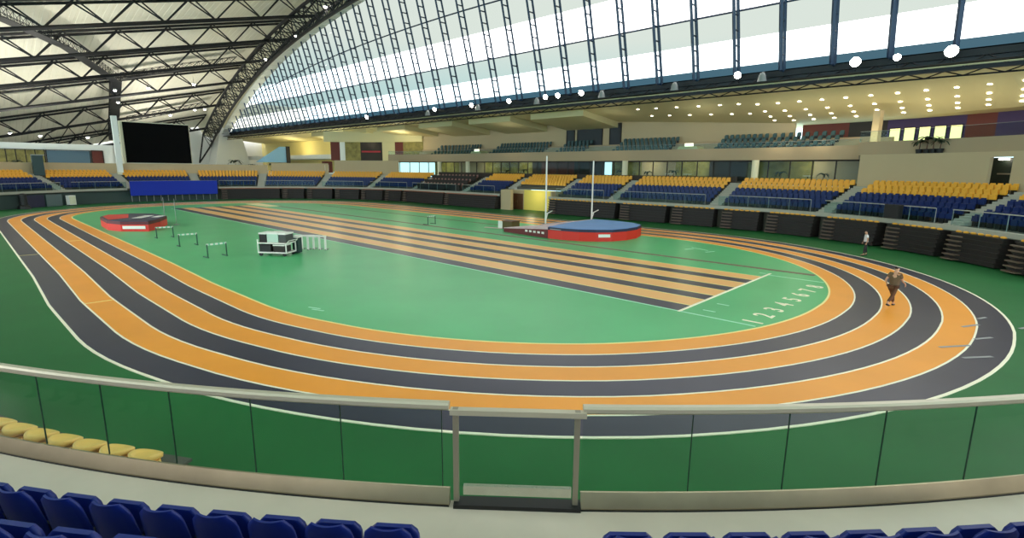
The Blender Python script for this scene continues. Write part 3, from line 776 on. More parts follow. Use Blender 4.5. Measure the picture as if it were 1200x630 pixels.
# arch foot lattice
mb = MB()
foot = [Vector((-116, 24.5, 9.5)), Vector((-118, 23.2, 6.5))]
for c in chords: mb.tube(c[0], foot[1], .2, 6)
mb.build('foot_strut', M['truss'], t)

# glazed wall
GX = frange(-116.4, 54, 4.07)
def win(name, rows_fn, m, lb):
    mb = MB()
    for Xa, Xb in zip(GX[:-1], GX[1:]):
        for z0, z1 in rows_fn:
            q = []
            for X in (Xa, Xb):
                zt = min(z1, AZ(X)-.2); zz0 = min(z0, zt)
                q.append([(X, gy(zz0), zz0), (X, gy(zt), zt)])
            if q[0][1][2]-q[0][0][2] < .05 and q[1][1][2]-q[1][0][2] < .05: continue
            mb.add([q[0][0], q[1][0], q[1][1], q[0][1]], [(0, 1, 2, 3)])
    return struct(mb.build(name, m), lb)
win('window_1', [(15.5, 17.9), (20.2, 23.6)], M['pane'], 'tall sloping glazed wall of bright clear panes')
win('window_2', [(17.9, 20.2), (23.6, 40)], M['frit'], 'grey-green shaded bands of the glazed wall')
win('window_3', [(14.3, 15.5)], M['bluepane'], 'dark blue panes at the foot of the glazed wall')
for i, X in enumerate(GX):
    zt = AZ(X)-.5
    if zt < 15.6: continue
    t = thing('ladder_mullion', 'dark ladder-like mullion of the glazed wall, %s from the far end' % (ORD[i] if i < len(ORD) else 'last'), 'mullion', group='ladder mullions of the glazed wall')
    if i >= len(ORD): t['label'] = 'dark ladder-like mullion at the near end of the glazed wall, number %d along' % i
    zz = frange(14.6, zt, 1.35); D = 1.15
    mb = MB(); mb.tube((X, gy(14.6)-.12, 14.6), (X, gy(zt)-.12, zt), .17, 4); mb.build('rail', M['navy'], t)
    mb = MB(); mb.tube((X, gy(14.6)-D, 14.6), (X, gy(zt)-D, zt), .17, 4)
    for z in zz: mb.tube((X, gy(z)-.12, z), (X, gy(z)-D, z), .085, 4)
    mb.build('rung_lattice', M['navy'], t)
for z, k in ((20.2, .0), (26.6, .0008), (32.3, .0)):
    t = None; pts = []
    for X in GX:
        zz = z-k*(X+11)**2
        if zz < AZ(X)-.4: pts.append((X, gy(zz)-.1, zz))
    if len(pts) > 1:
        mb = MB(); mb.poly(pts, .10, 5)
        tag(mb.build('transom', M['navy']), {20.2: 'lower', 26.6: 'upper', 32.3: 'topmost'}[z]+' dark transom line across the glazed wall', 'transom')

# edge beam
t = thing('edge_beam', 'long dark lattice beam under the glazed wall', 'beam')
X0, X1 = -117, 54
mb = MB(); mb.box(((X0+X1)/2, 29.6, 14.45), (X1-X0, .5, .5)); mb.build('top_chord', M['truss'], t)
mb = MB(); mb.box(((X0+X1)/2, 28.9, 13.30), (X1-X0, .34, .30)); mb.build('middle_chord', M['truss'], t)
mb = MB(); mb.tube((X0, 28.6, 12.75), (X1, 28.6, 12.75), .07, 6); mb.build('bottom_chord', M['truss'], t)
mb = MB(); xs_ = frange(X0, X1, 1.15)
for k in range(len(xs_)-1):
    if k % 2 == 0: mb.tube((xs_[k], 28.85, 13.2), (xs_[k+1], 28.6, 12.75), .045, 4)
    else: mb.tube((xs_[k], 28.6, 12.75), (xs_[k+1], 28.85, 13.2), .045, 4)
    if k % 2 == 0: mb.tube((xs_[k], 29.5, 14.3), (xs_[k+1], 28.9, 13.4), .06, 4)
    else: mb.tube((xs_[k], 28.9, 13.4), (xs_[k+1], 29.5, 14.3), .06, 4)
mb.build('web_lattice', M['truss'], t)
mb = MB(); mb.box(((X0+X1)/2, 29.75, 14.1), (X1-X0, .1, 1.5)); mb.build('back_panel', mat('dark beam panel', (58, 62, 66), .6), t)
mb = MB(); mb.box(((X0+X1)/2, 28.2, 13.62), (X1-X0, 1.1, .06)); mb.build('walkway', mat('dark mesh walkway', (40, 46, 54), .7), t)

# floodlights on the beam
FL = [(41.7, .46), (38.4, .28), (35.6, .42), (26.1, .34), (8.0, .34), (4.5, .34), (2.5, .34), (-3.8, .34), (-11.2, .34), (-19.6, .34), (-39, .4)]
for i, (x, r) in enumerate(FL):
    t = thing('floodlight', 'lit round floodlight on the dark beam, %s from the near end' % ORD[i+1], 'floodlight', (x, 28.2, 13.7 if r < .5 else 14.0), 0, 'lit floodlights on the beam')
    mb = MB(); mb.lathe([(0, .28), (r*.5, .25), (r*.9, .1), (r, 0), (r*.92, 0), (r*.85, .08), (0, .2)], n=18); h = mb.build('housing', M['grey'], t, smooth=True)
    mb = MB(); mb.lathe([(0, .03), (r*.5, .02), (r*.93, .015)], n=18); l = mb.build('lamp_face', M['flood'], t)
    for q in (h, l): q.rotation_euler = (radians(-66), 0, radians(12)); q.location = (0, -.35, .75)
    mb = MB(); mb.tube((0, .1, 0), (0, -.2, .75), .04); mb.build('bracket', M['black'], t)
BELL = [28.3, 19.7, 10.8, 1.0, -10, -21.5]
for i, x in enumerate(BELL):
    t = thing('bell_lamp', 'grey bell-shaped lamp on the dark beam, %s from the near end' % ORD[i+1], 'lamp', (x, 28.0, 13.65), 0, 'bell lamps on the beam')
    mb = MB(); mb.lathe([(.42, 0), (.36, .25), (.30, .55), (.16, .8), (.0, .85)], n=16); mb.build('shade', M['grey'], t, smooth=True)
    mb = MB(); mb.tube((0, 0, .8), (0, .5, .95), .04); mb.build('bracket', M['black'], t)

# catwalks under the roof
def catwalk(pts, label, w=1.2, h=1.1):
    t = thing('catwalk', label, 'catwalk', group='roof catwalks')
    P = []
    for a, b in zip(pts[:-1], pts[1:]):
        n = max(1, int((Vector(b)-Vector(a)).length/1.3))
        for i in range(n): P.append(Vector(a).lerp(Vector(b), i/n))
    P.append(Vector(pts[-1]))
    side = []
    for i in range(len(P)):
        d = (P[min(i+1, len(P)-1)]-P[max(i-1, 0)]); d.z = 0; d.normalize(); side.append(Vector((-d.y, d.x, 0))*w/2)
    mb = MB(); mb.grid([[p-s, p+s, p+s-Vector((0, 0, .12)), p-s-Vector((0, 0, .12))] for p, s in zip(P, side)], 0, True); mb.build('deck', M['truss'], t)
    up = Vector((0, 0, h))
    for sg in (-1, 1):
        mb = MB()
        A = [p+s*sg for p, s in zip(P, side)]; B = [p+s*sg+up for p, s in zip(P, side)]
        mb.poly(B, .05, 4)
        for k in range(len(A)-1):
            mb.tube(A[k], B[k+1], .035, 4); mb.tube(B[k], A[k+1], .035, 4); mb.tube(A[k], B[k], .035, 4)
        mb.build('guard_lattice', M['truss'], t)
rz = lambda X, y, d=1.4: (X, y, roofz(X, y)+d)
catwalk([rz(-36, -24), rz(-47, -17.8), rz(-61, -9.8), rz(-80, -.6)], 'dark diagonal catwalk under the roof', 1.6)
catwalk([rz(-80, -.6), rz(-94, 1.2, 1.0), (-111, 3.2, roofz(-111, 3.2)+.3)], 'dark catwalk running lengthwise above the scoreboard', 1.7, 1.6)
catwalk([rz(-79, 0), rz(-77, 10), rz(-76, 20)], 'pale cross catwalk with small lamps under the roof', 1.4)
catwalk([rz(-104, 5), rz(-103, 13), rz(-102, 21)], 'cross catwalk with lamps above the scoreboard', 1.4)
# far-end roof tail truss
t = thing('tail_truss', 'pointed dark truss end hanging at the far edge of the roof', 'truss')
def along(pts, n):
    out = []
    for i in range(n+1):
        y = pts[0][0]+(pts[-1][0]-pts[0][0])*i/n
        for (ya, za), (yb, zb) in zip(pts[:-1], pts[1:]):
            if ya-1e-6 <= y <= yb+1e-6: out.append(Vector((-104, y, za+(zb-za)*(y-ya)/(yb-ya)))); break
    return out
A_ = along([(-11.65, 9.07), (3.46, 13.23)], 8)
B_ = along([(-11.2, 9.62), (-8.75, 12.9), (.69, 15.1), (3.4, 15.7)], 8)
mb = MB(); mb.poly(A_, .15, 6); mb.build('bottom_chord', M['truss'], t)
mb = MB(); mb.poly(B_, .15, 6); mb.build('top_chord', M['truss'], t)
mb = MB(); lattice(mb, A_, B_, .09); mb.build('web_lattice', M['truss'], t)
# house lamps below the trusses
HL = [(-100, -15.4, 11.7), (-100, -12.4, 12.2), (-100, -10.9, 11.4), (-100, -3.2, 11.5), (-96, 11.8, 17.0), (-100, 18.1, 19.0), (-99, 20.0, 19.2), (-78, 12, 22.0), (-78, 4, 20.4), (-52, 22.0, 29.0), (-66, 22, 26.8), (-40, 21.6, 31.6), (-80, -1, 19.6), (-84, 0, 17.8)]
for i, p in enumerate(HL):
    t = thing('house_lamp', 'small lit lamp hung below the roof trusses, %s in the run from the far corner' % ORD[i+1], 'lamp', p, 0, 'house lamps under the roof')
    mb = MB(); mb.lathe([(.0, .32), (.2, .3), (.34, .05), (.34, 0)], n=14); mb.build('shade', M['grey'], t)
    mb = MB(); mb.lathe([(0, -.24), (.15, -.2), (.24, -.08), (.26, .02)], n=14); mb.build('bulb', M['flood'], t, smooth=True)
    mb = MB(); mb.tube((0, 0, .3), (0, 0, max(.8, roofz(p[0], p[1])-p[2]+.2)), .025); mb.build('hanger', M['black'], t)

# ------------------------------------------------------------------ near stand
NA0, NA1 = -104, -20
na = frange(NA0, NA1, 2)
mb = MB()
mb.sweep([(27.42, 0), (27.42, 2.1), (29.04, 2.1), (29.04, 0)], na, PN)
struct(mb.build('floor_concourse', M['conc']), 'pale concrete walkway behind the near glass railing')
mb = MB(); prof = [(29.04, 0), (29.04, 2.105)]
for r in range(2, 9): prof += [(29.04+.78*(r-2), 2.1+.36*(r-1)), (29.04+.78*(r-1), 2.1+.36*(r-1))]
prof += [(prof[-1][0], 0)]
prof[1] = (29.04, 2.46); mb.sweep(prof, na, PN); struct(mb.build('floor_near_stand', M['step']), 'grey concrete steps below the near blue seats')

def railpart(name, label, a0, a1, cuts):
    t = thing(name, label, 'railing')
    aa = frange(a0, a1, .6)
    mb = MB(); mb.sweep([(27.39, 3.17), (27.39, 3.21), (27.41, 3.23), (27.47, 3.23), (27.49, 3.21), (27.49, 3.17), (27.47, 3.15), (27.41, 3.15)], aa, PN); mb.build('handrail', M['rail'], t)
    mb = MB(); mb.sweep([(27.425, 2.115), (27.425, 2.265), (27.455, 2.27), (27.525, 2.13), (27.525, 2.115)], aa, PN); mb.build('base_channel', M['channel'], t)
    mb = MB(); mb.sweep([(27.43, 2.1), (27.43, 2.115), (27.535, 2.115), (27.535, 2.1)], aa, PN); mb.build('base_shadow_strip', M['black'], t)  # black strip stands in for the shadow line under the channel
    for b, c in zip(cuts[:-1], cuts[1:]):
        mb = MB(); mb.sweep([(27.435, 2.24), (27.435, 3.16), (27.447, 3.16), (27.447, 2.24)], frange(b+.008, c-.008, .6), PN); g = mb.build('glass_panel', M['glass'], t)
        mb = MB()
        mb.sweep([(27.434, 2.28), (27.434, 3.15), (27.448, 3.15), (27.448, 2.28)], [c-.022, c-.006], PN)
        mb.build('panel_edge', mat('dark glass edge', (22, 52, 40), .3), g)
    return t
cutsL = [-91.2, -88.9, -86.6, -84.2, -81.8, -79.4, -77.0, -74.6, -72.3, -70.0, -67.6, -65.2, -62.9, -60.75, -58.8, -56.9, -54.85, -52.75, -50.5]
railpart('near_railing', 'curved steel and glass railing left of the gate', -91.5, -50.35, cutsL)
cutsR = [-47.5, -45.15, -43.05, -40.85, -38.65, -36.4, -34.1, -31.8, -29.5]
railpart('near_railing', 'curved steel and glass railing right of the gate', -47.5, -29, cutsR)
g = thing('railing_gate', 'glass gate between two square steel posts in the near railing', 'gate')
PAa, PAb = -50.2, -47.62
for a in (PAa, PAb):
    x, y, _ = PN(a, 27.47, 0)
    mb = MB(); mb.box((x, y, 2.64), (.055, .055, 1.08), radians(a)); mb.build('post', M['postm'], g)
p = Vector(PN(PAa-.05, 27.48, 3.16)); q = Vector(PN(PAb+.12, 27.48, 3.16))
d = (q-p); ang = atan2(d.y, d.x)
mb = MB(); mb.box(((p.x+q.x)/2, (p.y+q.y)/2, 3.15), (d.length+.06, .085, .055), ang); mb.build('handrail', M['rail'], g)
mb = MB(); mb.box(((p.x+q.x)/2, (p.y+q.y)/2, 2.28), (d.length-.2, .05, .10), ang); mb.build('bottom_rail', M['steel'], g)
mb = MB(); mb.box(((p.x+q.x)/2, (p.y+q.y)/2, 2.72), (d.length-.14, .012, .80), ang); mb.build('glass_panel', M['glass'], g)
mb = MB(); mb.box(((p.x+q.x)/2, (p.y+q.y)/2, 2.12), (d.length, .16, .05), ang); mb.build('threshold', M['black'], g)

# near folded bleacher with yellow seats
t = thing('folded_bleacher', 'folded bleacher below the near railing carrying yellow seats', 'bleacher')
an = frange(-92, -59.6, 2)
mb = MB()
for k in range(4):
    z0 = .05+k*.31; r = 25.95+.04*k
    mb.sweep([(r+.1, z0), (r+.1, z0+.22), (r, z0+.22), (r, z0+.3), (27.0, z0+.3), (27.0, z0)], an, PN)
mb.build('board_stack', M['bleach'], t)
mb = MB(); mb.sweep([(26.0, 1.30), (26.0, 1.34), (26.9, 1.34), (26.9, 1.30)], an, PN); mb.build('deck', M['step'], t)

# yellow seats on it
def shell(mb, hb, ht, z0, z1, y0, y1, th, bow, rc, nz=9, nx=8, lip=0.):
    """upright rounded plastic shell: local x width, y depth, z height"""
    F, B = [], []
    for i in range(nz+1):
        t = i/nz; h = hb+(ht-hb)*t
        if t > 1-rc: e = (t-1+rc)/rc; h -= .07*(1-sqrt(max(0, 1-e*e*.98)))
        if t < rc*.7: e = (rc*.7-t)/(rc*.7); h -= .05*(1-sqrt(max(0, 1-e*e*.98)))
        z = z0+(z1-z0)*t; y = y0+(y1-y0)*t
        F.append([(h*(2*j/nx-1), y+bow*(2*j/nx-1)**2+lip*max(0, t-.8), z) for j in range(nx+1)])
        B.append([(h*(2*j/nx-1)*.985, y+bow*(2*j/nx-1)**2+lip*max(0, t-.8)-th, z) for j in range(nx+1)])
    loop = [r+list(reversed(b)) for r, b in zip(F, B)]
    mb.grid(loop, 0, True); n = len(loop[0])
    mb.add(loop[0], [tuple(range(n))]); mb.add(loop[-1], [tuple(range(n-1, -1, -1))])

yp = None
for k in range(9):
    a = -60.35-k*1.1
    x, y, z = PN(a, 26.45, 1.43)
    lb = 'yellow folded seat under the near railing, %s from the gate' % ORD[k+1]
    if yp is None:
        yp = thing('bleacher_seat', lb, 'seat', (x, y, z), 0, 'yellow seats under the near railing')
        mb = MB(); prof = []
        nr = 8; rows = []
        for i in range(nr+1):
            r = i/nr
            rows.append([(r*.215*cos(2*pi*j/20)*(1 if abs(cos(2*pi*j/20)) < .99 else 1.0), r*.19*sin(2*pi*j/20), .13-.02*(1-r*r)+.035*(abs(cos(2*pi*j/20))*r)**2+(.02 if i == nr-1 else 0)) for j in range(20)])
        rows += [[(p[0]*1.01, p[1]*1.01, p[2]-.05) for p in rows[-1]], [(p[0]*.6, p[1]*.6, p[2]-.09) for p in rows[-1]]]
        mb.grid(rows, 0, True); o = mb.build('backrest', M['yseat'], yp, smooth=True); o.rotation_euler = (radians(-14), 0, 0); o.scale = (1.0, 1.05, 1.2)
        mb = MB(); mb.box((0, 0, .02), (.30, .26, .10)); mb.build('seat', M['yseat'], yp)
        mb = MB(); mb.box((0, 0, -.06), (.08, .30, .06)); mb.build('bracket', M['black'], yp)
        o = yp
    else: o = dup(yp, (x, y, z), 0, lb)
    o.rotation_euler = (0, 0, radians(a)+pi/2)

# blue seats
def blue_proto(lb):
    t = thing('tip_up_chair', lb, 'seat', group='blue seats of the near stand')
    mb = MB(); shell(mb, .225, .185, .22, .745, -.05, -.16, .022, .035, .22, lip=-.03); mb.build('backrest', M['blue'], t, smooth=True)
    mb = MB(); shell(mb, .205, .205, .27, .632, .085, .06, .045, .0, .30); mb.build('seat', M['blue'], t, smooth=True)
    mb = MB(); mb.tube((-.235, -.02, .36), (.235, -.02, .36), .022, 8); mb.box((0, -.06, .17), (.05, .09, .36)); mb.box((0, -.04, .01), (.14, .20, .02)); mb.build('bracket', M['black'], t)
    for s in (-1, 1):
        mb = MB(); mb.tube((s*.215, -.02, .30), (s*.235, -.02, .44), .03, 8); mb.build('hinge', M['black'], t)
    return t
bp = None
NR = 28.72
for side, start, step, cnt in (('left', -50.80, -.945, 16), ('right', -47.05, .955, 11)):
    for r in range(3 if side == 'left' else 2):
        Rr = NR+.78*r
        for k in range(cnt):
            a = start+step*k*NR/Rr+(-.25*r if side == 'left' else .3*r)
            x, y, z = PN(a, Rr, 2.105+.36*r)
            lb = 'navy tip-up seat %s of the aisle, %s from the aisle in the %s row' % (side, ORD[k+1], ('front', 'second', 'third')[r])
            if bp is None: bp = blue_proto(lb); o = bp; bp.location = (x, y, z)
            else: o = dup(bp, (x, y, z), 0, lb)
            o.rotation_euler = (0, 0, radians(a)+pi/2)

# ------------------------------------------------------------------ equipment on the infield
def hurdle(x, y, rz, label):
    t = thing('hurdle', label, 'hurdle', (x, y, .012), rz, 'hurdles on the infield')
    mb = MB()
    for s in (-1, 1): mb.tube((s*.56, 0, .02), (s*.56, 0, .84), .042, 8)
    mb.build('upright', M['hgreen'], t)
    mb = MB()
    for s in (-1, 1): mb.box((s*.56, .28, .03), (.08, .7, .06))
    mb.build('foot', M['hgreen'], t)
    mb = MB(); mb.box((0, 0, .83), (1.2, .03, .11)); b = mb.build('crossbar', M['paper'], t)
    mb = MB()
    for q in (-.42, -.14, .14, .42): mb.box((q, -.003, .83), (.11, .032, .112))
    mb.build('stripe', mat('mint stripe', (120, 200, 160), .5), b)
    return t
hurdle(-1.47, -13.45, pi/2-.02, 'mint and white hurdle beside the red high jump mat')
hurdle(4.5, -13.45, pi/2, 'mint and white hurdle in the middle of the row of three')
hurdle(10.9, -13.6, pi/2+.1, 'mint and white hurdle between the middle hurdle and the white cart')
hurdle(4.3, 8.3, pi/2+.2, 'lone grey hurdle between the sprint lanes and the far stand')

# equipment cart
t = thing('equipment_cart', 'white equipment cart loaded with boxes on the infield', 'cart', (12.6, -10.6, .012), .62)
mb = MB()
for x in (-.95, .95):
    for y in (-.55, .55): mb.tube((x, y, .18), (x, y, 1.05 if x < 0 else .82), .04, 8)
for z in (.22, .82):
    for y in (-.55, .55): mb.tube((-.95, y, z), (.95, y, z), .04, 8)
    for x in (-.95, .95): mb.tube((x, -.55, z), (x, .55, z), .04, 8)
mb.build('frame', M['paper'], t)
mb = MB(); mb.box((0, 0, .25), (1.9, 1.1, .05)); mb.build('lower_shelf', M['grey'], t)
mb = MB(); mb.box((0, 0, .84), (1.9, 1.1, .05)); mb.build('upper_shelf', mat('tan board', (160, 130, 110), .7), t)
for x in (-.8, .8):
    for y in (-.5, .5):
        mb = MB(); mb.tube((x, y-.04, .12), (x, y+.04, .12), .12, 14); mb.build('wheel', M['black'], t)
mb = MB(); mb.tube((.95, -.5, .8), (1.15, -.5, 1.0), .025); mb.tube((.95, .5, .8), (1.15, .5, 1.0), .025); mb.tube((1.15, -.5, 1.0), (1.15, .5, 1.0), .025); mb.build('handle', M['paper'], t)
cm = Matrix.Translation((12.6, -10.6, .012)) @ Matrix.Rotation(.62, 4, 'Z')
def on_cart(p): v = cm @ Vector(p); return (v.x, v.y, v.z)
def crate(p, size, m, lb, lidm):
    tt = thing('equipment_box', lb, 'box', on_cart(p), .62, 'boxes on the cart')
    mb = MB(); mb.box((0, 0, size[2]*.42), (size[0], size[1], size[2]*.84)); mb.build('body', m, tt)
    mb = MB(); mb.box((0, 0, size[2]*.92), (size[0]+.04, size[1]+.04, size[2]*.16)); mb.build('lid', lidm, tt)
crate((-.66, 0, .866), (.46, .9, .60), M['trous'], 'dark box on the top of the cart at its hurdle end', M['paper'])
crate((.02, 0, .866), (.76, .9, .62), mat('pale mint box', (190, 215, 200), .6), 'pale mint box in the middle of the cart top', M['paper'])
crate((.68, 0, .866), (.44, .9, .60), mat('charcoal box', (70, 72, 72), .6), 'charcoal box on the cart top at its handle end', M['paper'])
crate((-.5, -.1, .275), (.76, .8, .46), M['black'], 'black crate on the lower shelf of the cart', M['trous'])
crate((.42, -.1, .275), (.72, .8, .46), M['under'], 'dark brown crate on the lower shelf of the cart', M['paper'])
t = thing('bin_trolley', 'dark upright bin standing at the end of the cart', 'bin', (12.75, -9.35, .012), .6)
mb = MB(); mb.box((0, 0, .55), (.4, .45, 1.0)); mb.build('body', mat('dark teal plastic', (40, 60, 62), .5), t)
mb = MB(); mb.box((0, 0, 1.09), (.5, .6, .1)); mb.build('lid', M['paper'], t)
mb = MB(); mb.tube((-.2, -.24, .08), (-.2, .24, .08), .08, 10); mb.build('wheel', M['black'], t)
# stack of white hurdles / frames
for k, (x, y, r) in enumerate(((11.5, -8.25, .75), (11.95, -8.05, .75), (12.4, -7.85, .75))):
    t = thing('equipment_trestle', 'white metal trestle standing behind the cart, %s from its bin' % ORD[k+1], 'trestle', (x, y, .012), r, 'white trestles behind the cart')
    mb = MB()
    for s in (-1, 1): mb.box((s*.6, 0, .5), (.13, .05, 1.0))
    mb.build('upright', M['paper'], t)
    mb = MB(); mb.box((0, 0, .95), (1.35, .10, .10)); mb.build('crossbar', M['paper'], t)
    mb = MB()
    for s in (-1, 1): mb.box((s*.6, .2, .03), (.08, .6, .06))
    mb.build('foot', M['grey'], t)

# landing mats
def landing(name, label, out, h, band, topm, sidem, stripm, cat='mat'):
    t = thing(name, label, cat)
    mb = MB(); mb.prism(out, .012, h-band); a = mb.build('cushion', sidem, t)
    c = (sum(p[0] for p in out)/len(out), sum(p[1] for p in out)/len(out))
    o2 = [(c[0]+(x-c[0])*1.004, c[1]+(y-c[1])*1.004) for x, y in out]
    mb = MB(); mb.prism(o2, h-band, h-.01); mb.build('edge_band', stripm, t)
    o3 = [(c[0]+(x-c[0])*.985, c[1]+(y-c[1])*.985) for x, y in out]
    mb = MB(); mb.prism(o3, h-.01, h+.03); mb.build('top_cover', topm, t)
    return t, a
hj = [(-16.6, -14.6), (-14.8, -15.4), (-10.6, -15.6), (-8.6, -15.0), (-7.1, -13.3), (-9.4, -11.9), (-12.2, -10.7), (-15.6, -11.0), (-17.2, -12.6)]
hm, hs = landing('high_jump_mat', 'red and navy high jump mat with white panels', hj, .86, .26, M['navyv'], M['red'], mat('dark red vinyl', (90, 22, 30), .5), 'mat')
mb = MB(); mb.prism([(-16.6, -14.5), (-14.9, -15.2), (-10.7, -15.45), (-11.8, -13.8), (-16.0, -13.0)], .88, .905); mb.build('red_panel', M['red'], hm)
mb = MB()
for x, y in ((-11.6, -12.9), (-12.6, -12.3)): mb.box((x, y, .90), (1.6, .75, .02), -.6)
mb.box((-11.6, -11.5, .90), (1.5, .6, .02), -.6)
mb.build('white_panel', M['paper'], hm)
mb = MB(); a_ = Vector((-8.62, -15.06, 0)); b_ = Vector((-7.1, -13.33, 0)); dd = (b_-a_); nn = Vector((dd.y, -dd.x, 0)).normalized()
mb.box((*((a_+b_)/2+nn*.02).xy, .36), (dd.length*.8, .02, .26), atan2(dd.y, dd.x)); mb.build('white_band', M['paper'], hm)
for (x, y, lb) in ((-14.6, -10.3, 'thin high jump upright behind the red mat, farther from the hurdles'), (-11.6, -10.1, 'thin high jump upright behind the red mat, nearer the hurdles')):
    t = thing('jump_upright', lb, 'upright', (x, y, .012), 0, 'high jump uprights')
    mb = MB(); mb.tube((0, 0, .03), (0, 0, 2.5), .022, 8); mb.build('pole', M['grey'], t)
    mb = MB(); mb.box((0, 0, .02), (.5, .4, .04)); mb.build('base', M['grey'], t)

pv = [(19.2, 8.65), (20.6, 8.7), (22.0, 9.1), (23.1, 9.9), (23.9, 10.9), (24.3, 12.4), (24.2, 14.2), (23.6, 15.9), (22.2, 16.9), (20.2, 17.2), (18.0, 17.1), (18.2, 13.0)]
pm, ps = landing('pole_vault_mat', 'large red pole vault mat with blue top', pv, .95, .22, M['bluemat'], M['red'], M['navyv'])
mb = MB(); mb.hexa([(13.6, 9.2, .012), (19.15, 8.68, .012), (18.3, 12.0, .012), (14.2, 11.6, .012), (13.6, 9.2, .34), (19.15, 8.68, .74), (18.3, 12.0, .74), (14.2, 11.6, .34)]); mb.build('front_wedge', mat('dark maroon vinyl', (104, 30, 32), .5), pm)
mb = MB(); mb.hexa([(13.9, 14.2, .012), (18.1, 13.6, .012), (17.9, 17.0, .012), (14.0, 16.8, .012), (13.9, 14.2, .34), (18.1, 13.6, .74), (17.9, 17.0, .74), (14.0, 16.8, .34)]); mb.build('back_wedge', mat('maroon vinyl', (120, 40, 44), .5), pm)
pk = mat('pale pink vinyl', (206, 178, 184), .6, var=.12, vscale=1.)
mb = MB(); mb.hexa([(13.6, 9.2, .34), (19.15, 8.68, .74), (18.3, 12.0, .74), (14.2, 11.6, .34), (13.6, 9.2, .40), (19.15, 8.68, .98), (18.3, 12.0, .98), (14.2, 11.6, .40)]); mb.build('wedge_top', pk, pm)
mb = MB(); mb.hexa([(13.9, 14.2, .34), (18.1, 13.6, .74), (17.9, 17.0, .74), (14.0, 16.8, .34), (13.9, 14.2, .40), (18.1, 13.6, .98), (17.9, 17.0, .98), (14.0, 16.8, .40)]); mb.build('wedge_top', pk, pm)
for k in range(5):
    x = 16.6+k*.5; y = 9.2-(x-13.6)*.52/5.55-.03; mb = MB(); mb.box((x, y, .40), (.28, .03, .17), -.094); mb.build('white_print', M['paper'], pm)
mb = MB(); a_ = Vector((23.1, 9.9, 0)); b_ = Vector((23.9, 10.9, 0)); dd = b_-a_; nn = Vector((dd.y, -dd.x, 0)).normalized()
mb.box((*((a_+b_)/2+nn*.03).xy, .46), (dd.length*.75, .02, .24), atan2(dd.y, dd.x)); mb.build('white_band', M['paper'], pm)
mb = MB(); mb.box((20.0, 8.62, .80), (1.1, .02, .06), .03); mb.build('grey_print', M['grey'], pm)
for (x, y, h, lb) in ((12.9, 15.9, 6.85, 'tall white vault pole upright beside the tunnel'), (15.3, 20.4, 6.45, 'tall white vault pole upright behind the blue mat')):
    t = thing('vault_upright', lb, 'upright', (x, y, .012), 0, 'pole vault uprights')
    mb = MB(); mb.tube((0, 0, .05), (0, 0, h), .085, 10, .075); mb.build('mast', M['paper'], t)
    mb = MB(); mb.box((0, 0, .05), (1.2, .35, .1)); mb.build('base', M['grey'], t)
    mb = MB(); mb.tube((0, 0, 1.15), (.75, .1, 1.55), .05); mb.tube((0, 0, .5), (.25, 0, 1.3), .05); mb.build('brace', M['paper'], t)
t = thing('planting_box', 'brown slatted box beside the vault mat', 'box', (12.6, 11.2, .012), .1)
mb = MB(); mb.box((0, 0, .4), (1.1, 1.2, .7)); mb.build('body', mat('dark olive board', (92, 76, 36), .7), t)
mb = MB(); mb.box((0, 0, .78), (1.2, 1.3, .08)); mb.build('lid', M['brown'], t)
t = thing('marker_board', 'small white board standing beside the brown box', 'board', (11.7, 10.7, .012), .3)
mb = MB(); mb.box((0, 0, .42), (.45, .12, .66)); mb.build('panel', M['paper'], t)
mb = MB(); mb.box((-.6, 0, .05), (2.2, .3, .06)); mb.build('foot', mat('pale pink board', (200, 180, 170), .6), t)

